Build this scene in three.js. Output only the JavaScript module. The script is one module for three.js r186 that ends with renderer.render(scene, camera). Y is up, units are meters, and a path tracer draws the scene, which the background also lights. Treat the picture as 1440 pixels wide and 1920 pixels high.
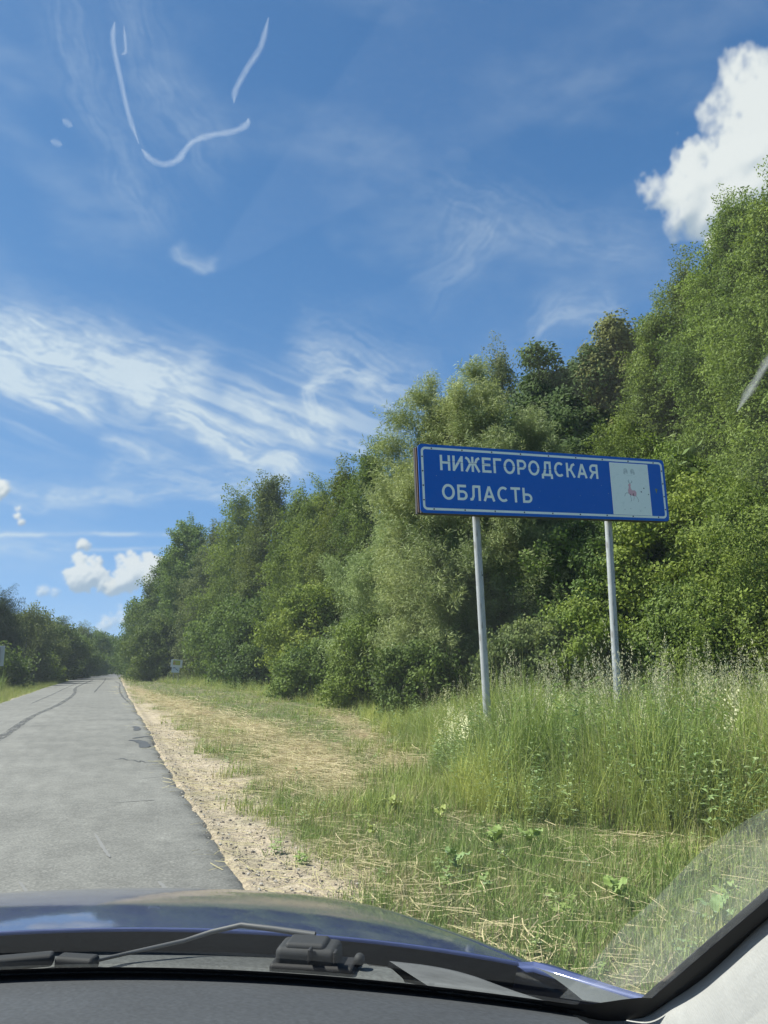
import * as THREE from 'three';
import { mergeGeometries, mergeVertices, toCreasedNormals } from 'three/addons/utils/BufferGeometryUtils.js';
import { RoundedBoxGeometry } from 'three/addons/geometries/RoundedBoxGeometry.js';

// ---------------------------------------------------------------- camera, sky, sun, exposure
const scene = new THREE.Scene();
const D2R = Math.PI / 180, YAW = -20 * D2R;
const camera = new THREE.PerspectiveCamera(67.26, 3 / 4, 0.02, 6000);
camera.position.set(0, 1.25, 0);
camera.rotation.set(11.4 * D2R, YAW, 0, 'YXZ');
const renderer = new THREE.WebGLRenderer({ antialias: true });
renderer.toneMapping = THREE.LinearToneMapping;
renderer.toneMappingExposure = 2.05;
renderer.shadowMap.enabled = true;

const SUN_AZ = -62 * D2R, SUN_EL = 52 * D2R;                       // left of the road and a little ahead
const sunDir = new THREE.Vector3(Math.sin(SUN_AZ) * Math.cos(SUN_EL), Math.sin(SUN_EL), -Math.cos(SUN_AZ) * Math.cos(SUN_EL));
const sun = new THREE.DirectionalLight(new THREE.Color(1, 0.95, 0.86), 5);
sun.position.copy(sunDir).multiplyScalar(300);
sun.castShadow = true;
sun.shadow.radius = 1.2;
sun.shadow.mapSize.set(4096, 4096);
Object.assign(sun.shadow.camera, { left: -90, right: 90, top: 90, bottom: -90, near: 1, far: 800 });
scene.add(sun, sun.target);

scene.fog = new THREE.FogExp2(new THREE.Color(0.62, 0.74, 0.86), 0.0006);

// ---------------------------------------------------------------- numbers and noise
function rngOf(seed) {
  let s = seed >>> 0;
  return () => { s = (s + 0x6d2b79f5) | 0; let t = Math.imul(s ^ (s >>> 15), 1 | s); t = (t + Math.imul(t ^ (t >>> 7), 61 | t)) ^ t; return ((t ^ (t >>> 14)) >>> 0) / 4294967296; };
}
const PERM = new Uint8Array(512), VAL = new Float32Array(256);
{ const r = rngOf(77), p = [...Array(256).keys()]; for (let i = 255; i > 0; i--) { const j = (r() * (i + 1)) | 0; [p[i], p[j]] = [p[j], p[i]]; } for (let i = 0; i < 512; i++) PERM[i] = p[i & 255]; for (let i = 0; i < 256; i++) VAL[i] = r(); }
function vn(x, y, wrap = 0) {                                       // value noise 0..1, optionally periodic
  let xi = Math.floor(x), yi = Math.floor(y); const fx = x - xi, fy = y - yi;
  const u = fx * fx * fx * (fx * (fx * 6 - 15) + 10), v = fy * fy * fy * (fy * (fy * 6 - 15) + 10);
  let x1 = xi + 1, y1 = yi + 1;
  if (wrap) { xi = ((xi % wrap) + wrap) % wrap; x1 = ((x1 % wrap) + wrap) % wrap; yi = ((yi % wrap) + wrap) % wrap; y1 = ((y1 % wrap) + wrap) % wrap; }
  const a = VAL[PERM[(xi & 255) + PERM[yi & 255]]], b = VAL[PERM[(x1 & 255) + PERM[yi & 255]]], c = VAL[PERM[(xi & 255) + PERM[y1 & 255]]], d = VAL[PERM[(x1 & 255) + PERM[y1 & 255]]];
  return a + (b - a) * u + (c - a) * v + (a - b - c + d) * u * v;
}
function fbm(x, y, oct = 4, wrap = 0, gain = 0.5) {
  let s = 0, a = 1, n = 0;
  for (let i = 0; i < oct; i++) { s += a * vn(x + i * 17.3 * (wrap ? 0 : 1), y + i * 9.1 * (wrap ? 0 : 1), wrap); n += a; a *= gain; x *= 2; y *= 2; wrap *= 2; }
  return s / n;
}
const clamp = THREE.MathUtils.clamp, lerp = THREE.MathUtils.lerp, sstep = (x, a, b) => { const t = clamp((x - a) / (b - a), 0, 1); return t * t * (3 - 2 * t); };
function table(list, t) {                                          // piecewise linear: [[t, value], ...] rising in t
  if (t <= list[0][0]) return list[0][1];
  for (let i = 1; i < list.length; i++) if (t <= list[i][0]) return lerp(list[i - 1][1], list[i][1], (t - list[i - 1][0]) / (list[i][0] - list[i - 1][0]));
  return list[list.length - 1][1];
}

// ---------------------------------------------------------------- sky (air, wisps and heaped clouds by direction)
// Bearings are degrees to the right of the heading the camera looks along, elevations degrees above the horizon.
function makeSky() {
  const W = 4096, H = 2048, data = new Float32Array(W * H * 4);
  const camAz = 20;                                                // that heading, right of the road
  // wisps: strokes [bearing, elevation] with width (deg) and strength
  const strokes = [
    [[[-34, 21.3], [-28, 21], [-23.8, 20.3], [-17, 19.3], [-12.3, 18.5]], 1.35, 0.62],
    [[[-33, 20], [-27.8, 19.3], [-24.7, 18.2], [-20.3, 17.4]], 0.8, 0.75],
    [[[-17.4, 18.2], [-13.8, 16.9], [-10.2, 15.5], [-4.5, 14.1]], 0.75, 0.95],
    [[[-21.3, 16.2], [-18.3, 15.8], [-14.8, 14.7]], 0.28, 0.5],
    [[[-12, 19.6], [-9.9, 18.6], [-7.4, 17.6], [-4.9, 16.3]], 0.7, 0.5],
    [[[0.6, 21.2], [-3.4, 21.6], [-6, 20.2], [-5.4, 18.4], [-2.2, 17.1]], 0.5, 0.5],
    [[[-8.4, 22.7], [-3.4, 22.3], [1.7, 20.1], [3, 18.4]], 1.5, 0.42],
    [[[-5, 17], [-1.5, 16.4], [-0.6, 15.8]], 0.4, 0.45],
    [[[-21.9, 14.3], [-18.2, 13.9], [-12.9, 13.6], [-6.5, 13.7]], 0.7, 0.38],
    [[[-33, 10.8], [-27.1, 11.3], [-22, 11.7], [-14.7, 12.4], [-5, 12.6]], 0.45, 0.42],
    [[[-40, 8.3], [-28.7, 8.55], [-26.8, 8.7], [-20.8, 9.15], [-13, 9.4]], 0.14, 0.75],
    [[[-22.8, 7.8], [-19.7, 8.1], [-15, 8.4]], 0.12, 0.45],
    [[[-28, 8], [-24, 7.6], [-21, 7.9]], 0.6, 0.25],
    [[[-16.8, 29.2], [-15, 28.6], [-13, 28.2]], 0.28, 0.3],
    [[[1.3, 35], [7, 33.1], [17.3, 29], [22, 28]], 1.3, 0.13],
    [[[11.3, 23], [13.9, 24.9], [17, 24.4], [19, 25.5]], 0.9, 0.26],
    [[[-30, 45], [-26, 40.5], [-20, 32], [-16.5, 28.8]], 1.3, 0.13],
    [[[-24, 45], [-18.4, 38], [-12, 33]], 1.5, 0.11],
    [[[3, 26], [6, 29], [9, 33]], 1.4, 0.16],
    [[[-30, 23.4], [-23.9, 21.7], [-19, 20.9], [-12, 20.6]], 1.1, 0.45],
  ].map(([p, w, k]) => ({ p, w, k, lo: Math.min(...p.map((q) => q[1])) - 3.5 * w - 1, hi: Math.max(...p.map((q) => q[1])) + 3.5 * w + 1, l: Math.min(...p.map((q) => q[0])) - 3.5 * w - 1, r: Math.max(...p.map((q) => q[0])) + 3.5 * w + 1 }));
  const wispAt = (az, el) => {
    let s = 0;
    const wx = az + (fbm(az * 0.22 + 3, el * 0.35, 3) - 0.5) * 2.4, wy = el + (fbm(az * 0.2 + 31, el * 0.4 + 5, 3) - 0.5) * 2.0 + (fbm(az * 1.1 + 3, el * 1.9, 3) - 0.5) * 0.35;
    for (const c of strokes) {
      if (az < c.l || az > c.r || el < c.lo || el > c.hi) continue;
      const q = c.w > 0.2 ? [wx, wy] : [az, el + (fbm(az * 0.8, 3, 3) - 0.5) * 0.25];
      let best = 1e9, side = 0, along = 0, total = 0;
      for (let i = 1; i < c.p.length; i++) {
        const [ax, ay] = c.p[i - 1], bx = c.p[i][0] - ax, by = c.p[i][1] - ay, ll = Math.hypot(bx, by), t = clamp(((q[0] - ax) * bx + (q[1] - ay) * by) / (ll * ll), 0, 1);
        const dx = q[0] - ax - bx * t, dy = q[1] - ay - by * t, d = Math.hypot(dx, dy);
        if (d < best) { best = d; side = (bx * dy - by * dx) / ll; along = total + t * ll; }
        total += ll;
      }
      const e = Math.min(along, total - along) / total, fade = sstep(e, -0.02, 0.22) * (0.35 + 0.65 * sstep(fbm(along * 0.5 + c.w * 40, side * 2, 3), 0.3, 0.62));
      const w = c.w > 0.2 ? (side > 0 ? c.w * 1.9 : c.w * 1.05) : c.w;
      const comb = 0.3 + 1.35 * fbm(along * 0.35 + side * 1.1 + 11 * c.k, side * 4.2 + along * 0.25 + 3 * fbm(along * 0.3, side, 2), 5, 0, 0.55);
      s += c.k * Math.exp(-(best * best) / (w * w)) * fade * (c.w > 0.2 ? comb * (0.65 + 0.7 * fbm(az * 1.6 + el * 1.9, el * 4 - az * 1.1, 4)) : 1);
    }
    // broad thin veil that the streaks lie in
    const along = el + 0.3 * az, veil = Math.exp(-(((el - 18.6 + 0.05 * (az + 14)) / 3.4) ** 2)) * sstep(az, -60, -32) * (1 - sstep(az, -3, 5));
    if (veil > 0.01) s += veil * (0.15 + 0.52 * sstep(fbm(wx * 0.16 + 4, along * 1.5 + 0.6 * (wy - el), 5, 0, 0.55), 0.42, 0.8));
    return s;
  };
  // heaped clouds: groups of rounded lumps [bearing, elevation, radius]
  const heap = (lumps, pad, sharp, base) => {
    const l = Math.min(...lumps.map((c) => c[0] - c[2])) - pad, r = Math.max(...lumps.map((c) => c[0] + c[2])) + pad, b = Math.min(...lumps.map((c) => c[1] - c[2])) - pad, t = Math.max(...lumps.map((c) => c[1] + c[2])) + pad;
    const step = 0.075, nx = Math.ceil((r - l) / step) + 1, ny = Math.ceil((t - b) / step) + 1, h = new Float32Array(nx * ny), al = new Float32Array(nx * ny), li = new Float32Array(nx * ny);
    const mr = lumps.reduce((s, c) => s + c[2], 0) / lumps.length, k = 1.1 / mr, kx = Math.cos(((b + t) / 2) * D2R);
    for (let j = 0; j < ny; j++) for (let i = 0; i < nx; i++) {
      const a0 = l + i * step, e0 = b + j * step;
      const wx = (fbm(a0 * k * 1.2 + 7, e0 * k * 1.2, 5, 0, 0.6) - 0.5) * mr * 1.15, wy = (fbm(a0 * k * 1.2 + 50, e0 * k * 1.2 + 9, 5, 0, 0.6) - 0.5) * mr * 1.15;
      let m = 0;
      for (const c of lumps) {
        const dx = (a0 + wx - c[0]) * kx, dy = e0 + wy - c[1], d = (dx * dx + dy * dy) / (c[2] * c[2]);
        if (d < 1) { const v = Math.sqrt(1 - d) * c[2]; m = Math.max(m, v) + 0.15 * Math.min(m, v); }
      }
      const detail = fbm(a0 * k * 3.2, e0 * k * 3.2, 4, 0, 0.5);
      h[j * nx + i] = m * (0.8 + 0.4 * fbm(a0 * k * 1.7 + 3, e0 * k * 1.7, 4, 0, 0.55));
      al[j * nx + i] = sstep(m * (0.3 + 1.4 * detail), 0.02 * mr, sharp * mr * 1.35);
    }
    { const rad = Math.max(1, Math.round(mr * 0.13 / step)), tmp = new Float32Array(nx * ny); for (let pass = 0; pass < 2; pass++) { for (let j = 0; j < ny; j++) for (let i = 0; i < nx; i++) { let q = 0, n = 0; for (let d = -rad; d <= rad; d++) if (i + d >= 0 && i + d < nx) { q += h[j * nx + i + d]; n++; } tmp[j * nx + i] = q / n; } for (let j = 0; j < ny; j++) for (let i = 0; i < nx; i++) { let q = 0, n = 0; for (let d = -rad; d <= rad; d++) if (j + d >= 0 && j + d < ny) { q += tmp[(j + d) * nx + i]; n++; } h[j * nx + i] = q / n; } } }
    // light: slope towards the sun (upper left) plus height above the base
    for (let j = 1; j < ny - 1; j++) for (let i = 1; i < nx - 1; i++) {
      const gx = (h[j * nx + i + 1] - h[j * nx + i - 1]) / (2 * step), gy = (h[(j + 1) * nx + i] - h[(j - 1) * nx + i]) / (2 * step), q = 1 / Math.sqrt(1 + gx * gx + gy * gy);
      const n = (0.55 * gx - 0.62 * gy + 0.45) * q, up = (j / ny - base) / (1 - base);
      li[j * nx + i] = clamp(0.66 + 0.46 * n - 0.32 * (1 - sstep(up, -0.05, 0.6)) + 0.16 * (fbm((l + i * step) * k * 3, (b + j * step) * k * 3, 4) - 0.5), 0.4, 1.12);
    }
    const get = (arr, x, y) => { const i = Math.floor(x), j = Math.floor(y), u = x - i, v = y - j; return (arr[j * nx + i] * (1 - u) + arr[j * nx + i + 1] * u) * (1 - v) + (arr[(j + 1) * nx + i] * (1 - u) + arr[(j + 1) * nx + i + 1] * u) * v; };
    return { l, r, b, t, at(az, el) { const x = (az - l) / step, y = (el - b) / step; if (x < 1 || y < 1 || x >= nx - 2 || y >= ny - 2) return null; return [get(al, x, y), get(li, x, y)]; } };
  };
  const heaps = [
    heap([[28.3, 37.0, 1.9], [26.9, 36.0, 1.6], [29.8, 35.4, 2.4], [27.7, 33.6, 2.0], [24.9, 32.6, 2.5], [22.7, 31.9, 1.9], [29.2, 31.2, 3.2], [25.9, 30.6, 2.8], [23.9, 30.1, 1.8], [27.5, 29.2, 2.3], [30.2, 33.8, 2.7], [32.3, 31.4, 3.2], [32.7, 35, 2.6], [36, 32.2, 2.6]], 1.8, 0.7, 0.1),
    heap([[25.4, 28.2, 0.8], [26.3, 28.1, 0.7]], 0.5, 0.6, 0),

    heap([[-21.4, 6.1, 1.05], [-20.5, 6.5, 0.75], [-21.7, 7.3, 0.6], [-20.7, 7.3, 0.5], [-22.1, 6.1, 0.6], [-20, 5.7, 0.75]], 0.7, 0.5, 0.1),
    heap([[-18.3, 6.2, 1.2], [-19, 7.5, 0.5], [-18.3, 7.4, 0.65], [-16.9, 7.3, 0.9], [-16.2, 6, 1.25], [-19.2, 5.6, 0.8], [-14.8, 6.6, 1]], 0.7, 0.5, 0.1),
    heap([[-21.6, 8.4, 0.45], [-21.3, 8.2, 0.3]], 0.4, 0.7, 0),
    heap([[-26.9, 12, 0.5], [-27.6, 11.6, 0.8], [-28.6, 11.4, 1]], 0.5, 0.5, 0),
    heap([[-25.9, 10.5, 0.2], [-25.9, 10, 0.27], [-25.6, 9.6, 0.27]], 0.3, 0.8, 0),
    heap([[-18.8, 3.6, 0.6], [-19.6, 2.9, 0.7], [-18, 3, 0.8], [-16, 3.4, 1.2]], 0.6, 0.9, 0.1),
    heap([[-23.9, 5.1, 0.45], [-23.1, 5, 0.4]], 0.5, 1.2, 0),
  ];
  { const r = rngOf(5); for (let g = 0; g < 22; g++) { const az = 45 + g * 12.6 + r() * 6, el = 5 + r() * 24, s = 0.8 + el * 0.06 * (0.6 + r()), list = []; for (let i = 0; i < 8; i++) list.push([az + (r() - 0.5) * 5 * s, el + (r() - 0.3) * 2 * s, s * (0.5 + 0.6 * r())]); heaps.push(heap(list, s * 0.8, 0.5, 0.1)); } }
  const sunAz = -82, sd = [Math.cos(SUN_EL) * Math.sin(sunAz * D2R), Math.sin(SUN_EL), Math.cos(SUN_EL) * Math.cos(sunAz * D2R)];
  const E = 1 / 2.05;
  for (let row = 0; row < H; row++) {
    const el = ((row + 0.5) / H - 0.5) * 180, y = Math.sin(el * D2R), ch = Math.cos(el * D2R);
    for (let col = 0; col < W; col++) {
      const o = (row * W + col) * 4;
      data[o + 3] = 1;
      if (el < -0.5) { data[o] = 0.08; data[o + 1] = 0.10; data[o + 2] = 0.07; continue; }
      const round = ((col + 0.5) / W - 0.5) * 2 * Math.PI;          // x = cos, z = sin
      let az = Math.atan2(Math.cos(round), -Math.sin(round)) / D2R - camAz;
      if (az < -180) az += 360;
      const cosS = ch * Math.sin(az * D2R) * sd[0] + y * sd[1] + ch * Math.cos(az * D2R) * sd[2], ang = Math.acos(clamp(cosS, -1, 1)) / D2R;
      const e = Math.max(el, 0), hz = Math.exp(-e / 9), mid = Math.exp(-e / 26);
      const halo = Math.exp(-((ang / 48) ** 2)), mie = Math.exp(-ang / 9);
      let r = 0.030 + 0.15 * mid + 0.20 * hz, g = 0.094 + 0.385 * mid + 0.15 * hz, b = 0.262 + 0.74 * mid - 0.02 * hz;
      r = r * (1 + 1.1 * halo) + mie * 1.4; g = g * (1 + 0.8 * halo) + mie * 1.4; b = b * (1 + 0.6 * halo) + mie * 1.3;
      const soft = fbm(az * 0.09 + 20, el * 0.22 + az * 0.03, 4);    // thin veils everywhere
      let wisp = 0.17 * sstep(soft, 0.44, 0.8) * fbm(az * 0.4 + el * 0.5, el * 1.1 - az * 0.2, 4);
      if (az > -45 && az < 45 && el < 50) wisp += wispAt(az, el);
      else wisp += 0.75 * sstep(fbm(az * 0.07 + 9, el * 0.3, 4), 0.52, 0.8) * fbm(az * 0.5 + el, el * 1.6, 4) * sstep(Math.abs(az), 40, 60);
      wisp = clamp(wisp * 0.8, 0, 0.85);
      const wh = 0.86 + 0.3 * halo;
      r = lerp(r, 0.80 * wh, wisp); g = lerp(g, 0.90 * wh, wisp); b = lerp(b, 0.98 * wh, wisp);
      for (const c of heaps) {
        if (el < c.b || el > c.t || az < c.l || az > c.r) continue;
        const v = c.at(az, el);
        if (!v) continue;
        const a = v[0] * lerp(0.82, 1, sstep(el, 3, 12)), s = v[1], q = sstep(s, 0.42, 0.92);
        r = lerp(r, lerp(0.47, 0.98, q) * wh, a); g = lerp(g, lerp(0.57, 1.0, q) * wh, a); b = lerp(b, lerp(0.68, 1.0, q) * wh, a);
      }
      data[o] = r * E; data[o + 1] = g * E; data[o + 2] = b * E;
    }
  }
  const t = new THREE.DataTexture(data, W, H, THREE.RGBAFormat, THREE.FloatType);
  t.mapping = THREE.EquirectangularReflectionMapping;
  t.magFilter = t.minFilter = THREE.LinearFilter;
  t.needsUpdate = true;
  return t;
}
scene.background = makeSky();
scene.environment = scene.background;

// ---------------------------------------------------------------- helpers
const used = {};
function numbered(name) { const n = used[name] = (used[name] ?? -1) + 1; return n ? name + '_' + String(n).padStart(3, '0') : name; }
function tag(o, label, category, group, kind) { if (label) o.userData.label = label; if (category) o.userData.category = category; if (group) o.userData.group = group; if (kind) o.userData.kind = kind; return o; }
function thing(name, label, category, [x, y, z] = [0, 0, 0], turn = 0, group) {
  const o = new THREE.Group(); o.name = numbered(name); o.position.set(x, y, z); o.rotation.y = turn; scene.add(o);
  return tag(o, label, category, group);
}
function part(name, geometry, material, parent, label) {
  const m = new THREE.Mesh(geometry, material); m.name = name; m.castShadow = m.receiveShadow = true; parent.add(m);
  if (label) m.userData.label = label;
  return m;
}
function struct(name, geometry, material) { const m = part(numbered(name), geometry, material, scene); m.userData.kind = 'structure'; return m; }
function copies(name, geometry, material, list, parent = scene) {   // list of {m: Matrix4, c: Color}
  const im = new THREE.InstancedMesh(geometry, material, list.length); im.name = parent === scene ? numbered(name) : name;
  list.forEach((e, i) => { im.setMatrixAt(i, e.m); if (e.c) im.setColorAt(i, e.c); });
  im.castShadow = im.receiveShadow = true; im.userData.kind = 'stuff'; parent.add(im);
  return im;
}
const V = (x, y, z) => new THREE.Vector3(x, y, z), UPV = V(0, 1, 0), rgb = (r, g, b) => new THREE.Color().setRGB(r, g, b);
function geom(pos, idx, uv, col) {
  const g = new THREE.BufferGeometry(); g.setAttribute('position', new THREE.Float32BufferAttribute(pos, 3));
  g.setAttribute('uv', new THREE.Float32BufferAttribute(uv ?? new Float32Array((pos.length / 3) * 2), 2));
  if (col) g.setAttribute('color', new THREE.Float32BufferAttribute(col, 3));
  g.setIndex(idx); g.computeVertexNormals();
  return g;
}
function sheet(nu, nv, f, uvf, colf) {                              // grid surface; f(u, v) -> [x, y, z]
  const p = [], t = [], c = [], ix = [];
  for (let j = 0; j <= nv; j++) for (let i = 0; i <= nu; i++) { const q = f(i / nu, j / nv); p.push(...q); const w = uvf ? uvf(i / nu, j / nv, q) : [i / nu, j / nv]; t.push(...w); if (colf) c.push(...colf(q)); }
  for (let j = 0; j < nv; j++) for (let i = 0; i < nu; i++) { const a = j * (nu + 1) + i, b = a + 1, d = a + nu + 1, e = d + 1; ix.push(a, b, e, a, e, d); }
  return geom(p, ix, t, colf ? c : null);
}
function tube(points, radii, sides = 6) {                           // tapering tube through points
  const p = [], ix = [], t = [], n = points.length; let run = 0;
  let ref = V(1, 0, 0);
  for (let i = 0; i < n; i++) {
    const d = points[Math.min(i + 1, n - 1)].clone().sub(points[Math.max(i - 1, 0)]).normalize();
    if (Math.abs(d.dot(ref)) > 0.9) ref = Math.abs(d.z) < 0.9 ? V(0, 0, 1) : V(0, 1, 0);
    const a = ref.clone().cross(d).normalize(), b = d.clone().cross(a);
    if (i) run += points[i].distanceTo(points[i - 1]);
    for (let k = 0; k <= sides; k++) { const w = (k / sides) * Math.PI * 2, q = points[i].clone().addScaledVector(a, Math.cos(w) * radii[i]).addScaledVector(b, Math.sin(w) * radii[i]); p.push(q.x, q.y, q.z); t.push(k / sides, run); }
  }
  for (let i = 0; i < n - 1; i++) for (let k = 0; k < sides; k++) { const a = i * (sides + 1) + k, b = a + 1, c = a + sides + 1; ix.push(a, b, c + 1, a, c + 1, c); }
  return geom(p, ix, t);
}
function noiseTexture(size, f, srgb = true, repeat) {              // f(x, y in 0..1, periodic) -> [r, g, b] 0..255
  const d = new Uint8Array(size * size * 4);
  for (let y = 0; y < size; y++) for (let x = 0; x < size; x++) { const c = f(x / size, y / size), o = (y * size + x) * 4; d[o] = clamp(c[0], 0, 255); d[o + 1] = clamp(c[1], 0, 255); d[o + 2] = clamp(c[2], 0, 255); d[o + 3] = 255; }
  const t = new THREE.DataTexture(d, size, size); t.wrapS = t.wrapT = THREE.RepeatWrapping; t.magFilter = t.minFilter = THREE.LinearFilter; if (srgb) t.colorSpace = THREE.SRGBColorSpace; if (repeat) t.repeat.set(repeat, repeat); t.needsUpdate = true;
  return t;
}
const std = (o) => new THREE.MeshStandardMaterial(o), phys = (o) => new THREE.MeshPhysicalMaterial(o);

// ---------------------------------------------------------------- road and ground
const roadRight = (z) => table([[-320, 22], [-260, 13], [-200, 6.2], [-160, 4.1], [-116, 3.02], [-85, 2.3], [-58, 1.76], [-34, 1.32], [-20, 1.12], [-12, 0.955], [-8, 0.915], [-4, 0.93], [40, 0.93]], z);
const roadLeft = (z) => table([[-320, 18], [-260, 9], [-220, 4.0], [-190, 1.8], [-153, -0.3], [-120, -1.55], [-84, -2.62], [-52, -3.1], [-31, -3.22], [40, -3.25]], z);
const tallEdge = (z) => table([[-120, 3.6], [-95, 4.2], [-64, 5.0], [-50, 5.7], [-38, 6.4], [-23, 6.7], [-18, 6.1], [-14.4, 5.3], [-10.4, 4.45], [-8, 3.75], [-6.5, 3.3], [-5.9, 3.5], [-5.6, 3.8], [-5, 4.2], [-4.5, 4.7], [-3, 6], [3, 7]], z);
const hayEdge = (z) => table([[-64, 0.2], [-50, 0.45], [-33, 1.1], [-24, 1.65], [-19, 1.95], [-12.5, 2.1], [-8, 1.45], [-6.6, 0.85], [-4, 0.75]], z);
// how much of what lies at a place: sand, cut hay, else green
function cover(x, z) {
  const e = x - roadRight(z), n = fbm(x * 0.9 + 40, z * 0.9, 4), n2 = fbm(x * 3.1 + 11, z * 3.1 + 70, 3);
  let sandy = 0, hay = 0;
  if (e > -0.2) {
    const w = z > -8.5 ? lerp(1.0, 0.95, sstep(z, -8.5, -4)) : lerp(0.4, 1.0, sstep(z, -50, -9));
    sandy = sstep(w + (n - 0.5) * 1.1 + (n2 - 0.5) * 0.5 - e, -0.2, 0.5);
    const hc = hayEdge(z), hw = z < -9 ? 0.75 : 0.45;
    hay = Math.exp(-(((e - hc) / hw) ** 2)) * sstep(z, -75, -45);
    hay = Math.max(hay, 0.55 * sstep(z, -55, -30) * (1 - sstep(e, hc - 0.2, hc + 0.3)));
    const te = tallEdge(z) - x;
    hay = Math.max(hay, 0.68 * Math.exp(-(((te - 0.5) / 0.38) ** 2)) * sstep(z, -26, -18) * (1 - sstep(z, -10, -8.6)));
    hay = Math.max(hay, 0.6 * Math.exp(-(((te - 0.3) / 0.35) ** 2)) * sstep(z, -7, -6.2));
    hay = Math.max(hay, 0.5 * Math.exp(-(((z + 11.8) / 0.5) ** 2)) * sstep(e, 1.6, 2.2));
    hay *= lerp(1, 0.55, sstep(z, -9, -6.5)); hay = clamp(hay * 1.0 + (n - 0.5) * 1.1 * (0.3 + hay) + (n2 - 0.5) * 0.5 - 0.12, 0, 1);
  } else {
    const l = roadLeft(z) - x;
    sandy = sstep(0.35 + (n - 0.5) * 0.5 - l, -0.1, 0.15);
    hay = clamp(0.15 + (n - 0.5) * 1.3, 0, 1) * (1 - sstep(l, 1.4, 2.2));
  }
  return { sandy, hay: hay * (1 - 0.75 * sandy), e, n, n2 };
}
function groundY(x, z) {
  const rr = roadRight(z), rl = roadLeft(z);
  const side = x > rr ? x - rr : x < rl ? rl - x : 0;
  if (!side) return -0.06;
  return -0.035 - 0.05 * sstep(side, 0, 0.25) * (1 - sstep(side, 0.5, 1.6)) + (fbm(x * 0.6, z * 0.6, 3) - 0.5) * 0.12 * sstep(side, 0.5, 2) + (fbm(x * 6, z * 6, 2) - 0.5) * 0.022 * sstep(side, 0.05, 0.3) + 0.06 * sstep(side, 2, 5);
}
function axis(marks) { const a = []; for (const [from, to, step] of marks) for (let v = from; v < to - 1e-6; v += step) a.push(v); a.push(marks[marks.length - 1][1]); return a; }
const soilTile = noiseTexture(512, (x, y) => { const a = fbm(x * 16, y * 16, 5, 16, 0.65), b = vn(x * 170, y * 170, 170); const k = 205 + 60 * (a - 0.5) * 2 + 50 * (b - 0.5); return [k * 1.12, k * 1.1, k * 1.06]; });
const soilBump = noiseTexture(512, (x, y) => { const k = 255 * (0.6 * fbm(x * 24, y * 24, 5, 24, 0.6) + 0.4 * vn(x * 150, y * 150, 150)); return [k, k, k]; }, false);
{
  const xs = axis([[-1500, -300, 300], [-300, -60, 24], [-60, -14, 4], [-14, -3.6, 0.45], [-3.6, 0.7, 0.4], [0.7, 4.6, 0.05], [4.6, 9, 0.16], [9, 22, 0.9], [22, 70, 6], [70, 310, 30], [310, 1500, 340]]);
  const zs = axis([[-1500, -360, 200], [-360, -140, 12], [-140, -60, 1.4], [-60, -24, 0.4], [-24, -12, 0.14], [-12, -3, 0.05], [-3, 4, 0.35], [4, 30, 4], [30, 400, 60]]);
  const p = [], c = [], t = [], ix = [], nx = xs.length;
  for (const z of zs) for (const x of xs) {
    p.push(x, groundY(x, z), z); t.push(x / 0.9, z / 0.9);
    const k = cover(x, z);
    let col = [0.10, 0.115, 0.045];
    const mix = (q, w) => { col = col.map((v, i) => lerp(v, q[i], w)); };
    mix([0.16, 0.14, 0.075], sstep(k.n2, 0.45, 0.7) * 0.7);
    mix([0.34, 0.27, 0.165], k.hay * 0.9);
    mix([0.45, 0.385, 0.30], k.sandy * (0.75 + 0.5 * (k.n2 - 0.3)));
    c.push(...col);
  }
  for (let j = 0; j < zs.length - 1; j++) for (let i = 0; i < nx - 1; i++) { const a = j * nx + i; ix.push(a, a + nx, a + nx + 1, a, a + nx + 1, a + 1); }
  struct('ground', geom(p, ix, t, c), std({ map: soilTile, vertexColors: true, roughness: 1, bumpMap: soilBump, bumpScale: 0.012 }));
}
// asphalt
const asphaltTile = noiseTexture(1024, (x, y) => {
  const big = fbm(x * 5, y * 5, 4, 5), fine = vn(x * 340, y * 340, 340), mid = fbm(x * 60, y * 60, 3, 60), streak = fbm(x * 26, y * 5, 3, 0) * 0 + vn(x * 28, y * 4, 28);
  const k = 128 + 22 * (big - 0.5) + 34 * (fine - 0.5) + 18 * (mid - 0.5) + 12 * (streak - 0.5) + (fine > 0.95 ? 16 : 0);
  return [k * 0.985, k * 1.005, k];
});
const asphaltBump = noiseTexture(512, (x, y) => { const k = 255 * (0.65 * vn(x * 200, y * 200, 200) + 0.35 * fbm(x * 50, y * 50, 3, 50)); return [k, k, k]; }, false);
const asphaltMat = std({ map: asphaltTile, vertexColors: true, roughness: 0.93, bumpMap: asphaltBump, bumpScale: 0.0028 });
const zRows = axis([[-320, -140, 9], [-140, -60, 2.5], [-60, -20, 0.5], [-20, -2, 0.09], [-2, 30, 2]]);
const ragged = (z) => (fbm(z * 4.3, 2, 5, 0, 0.62) - 0.5) * 0.15 + (fbm(z * 0.7, 8, 2) - 0.5) * 0.08;
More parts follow.
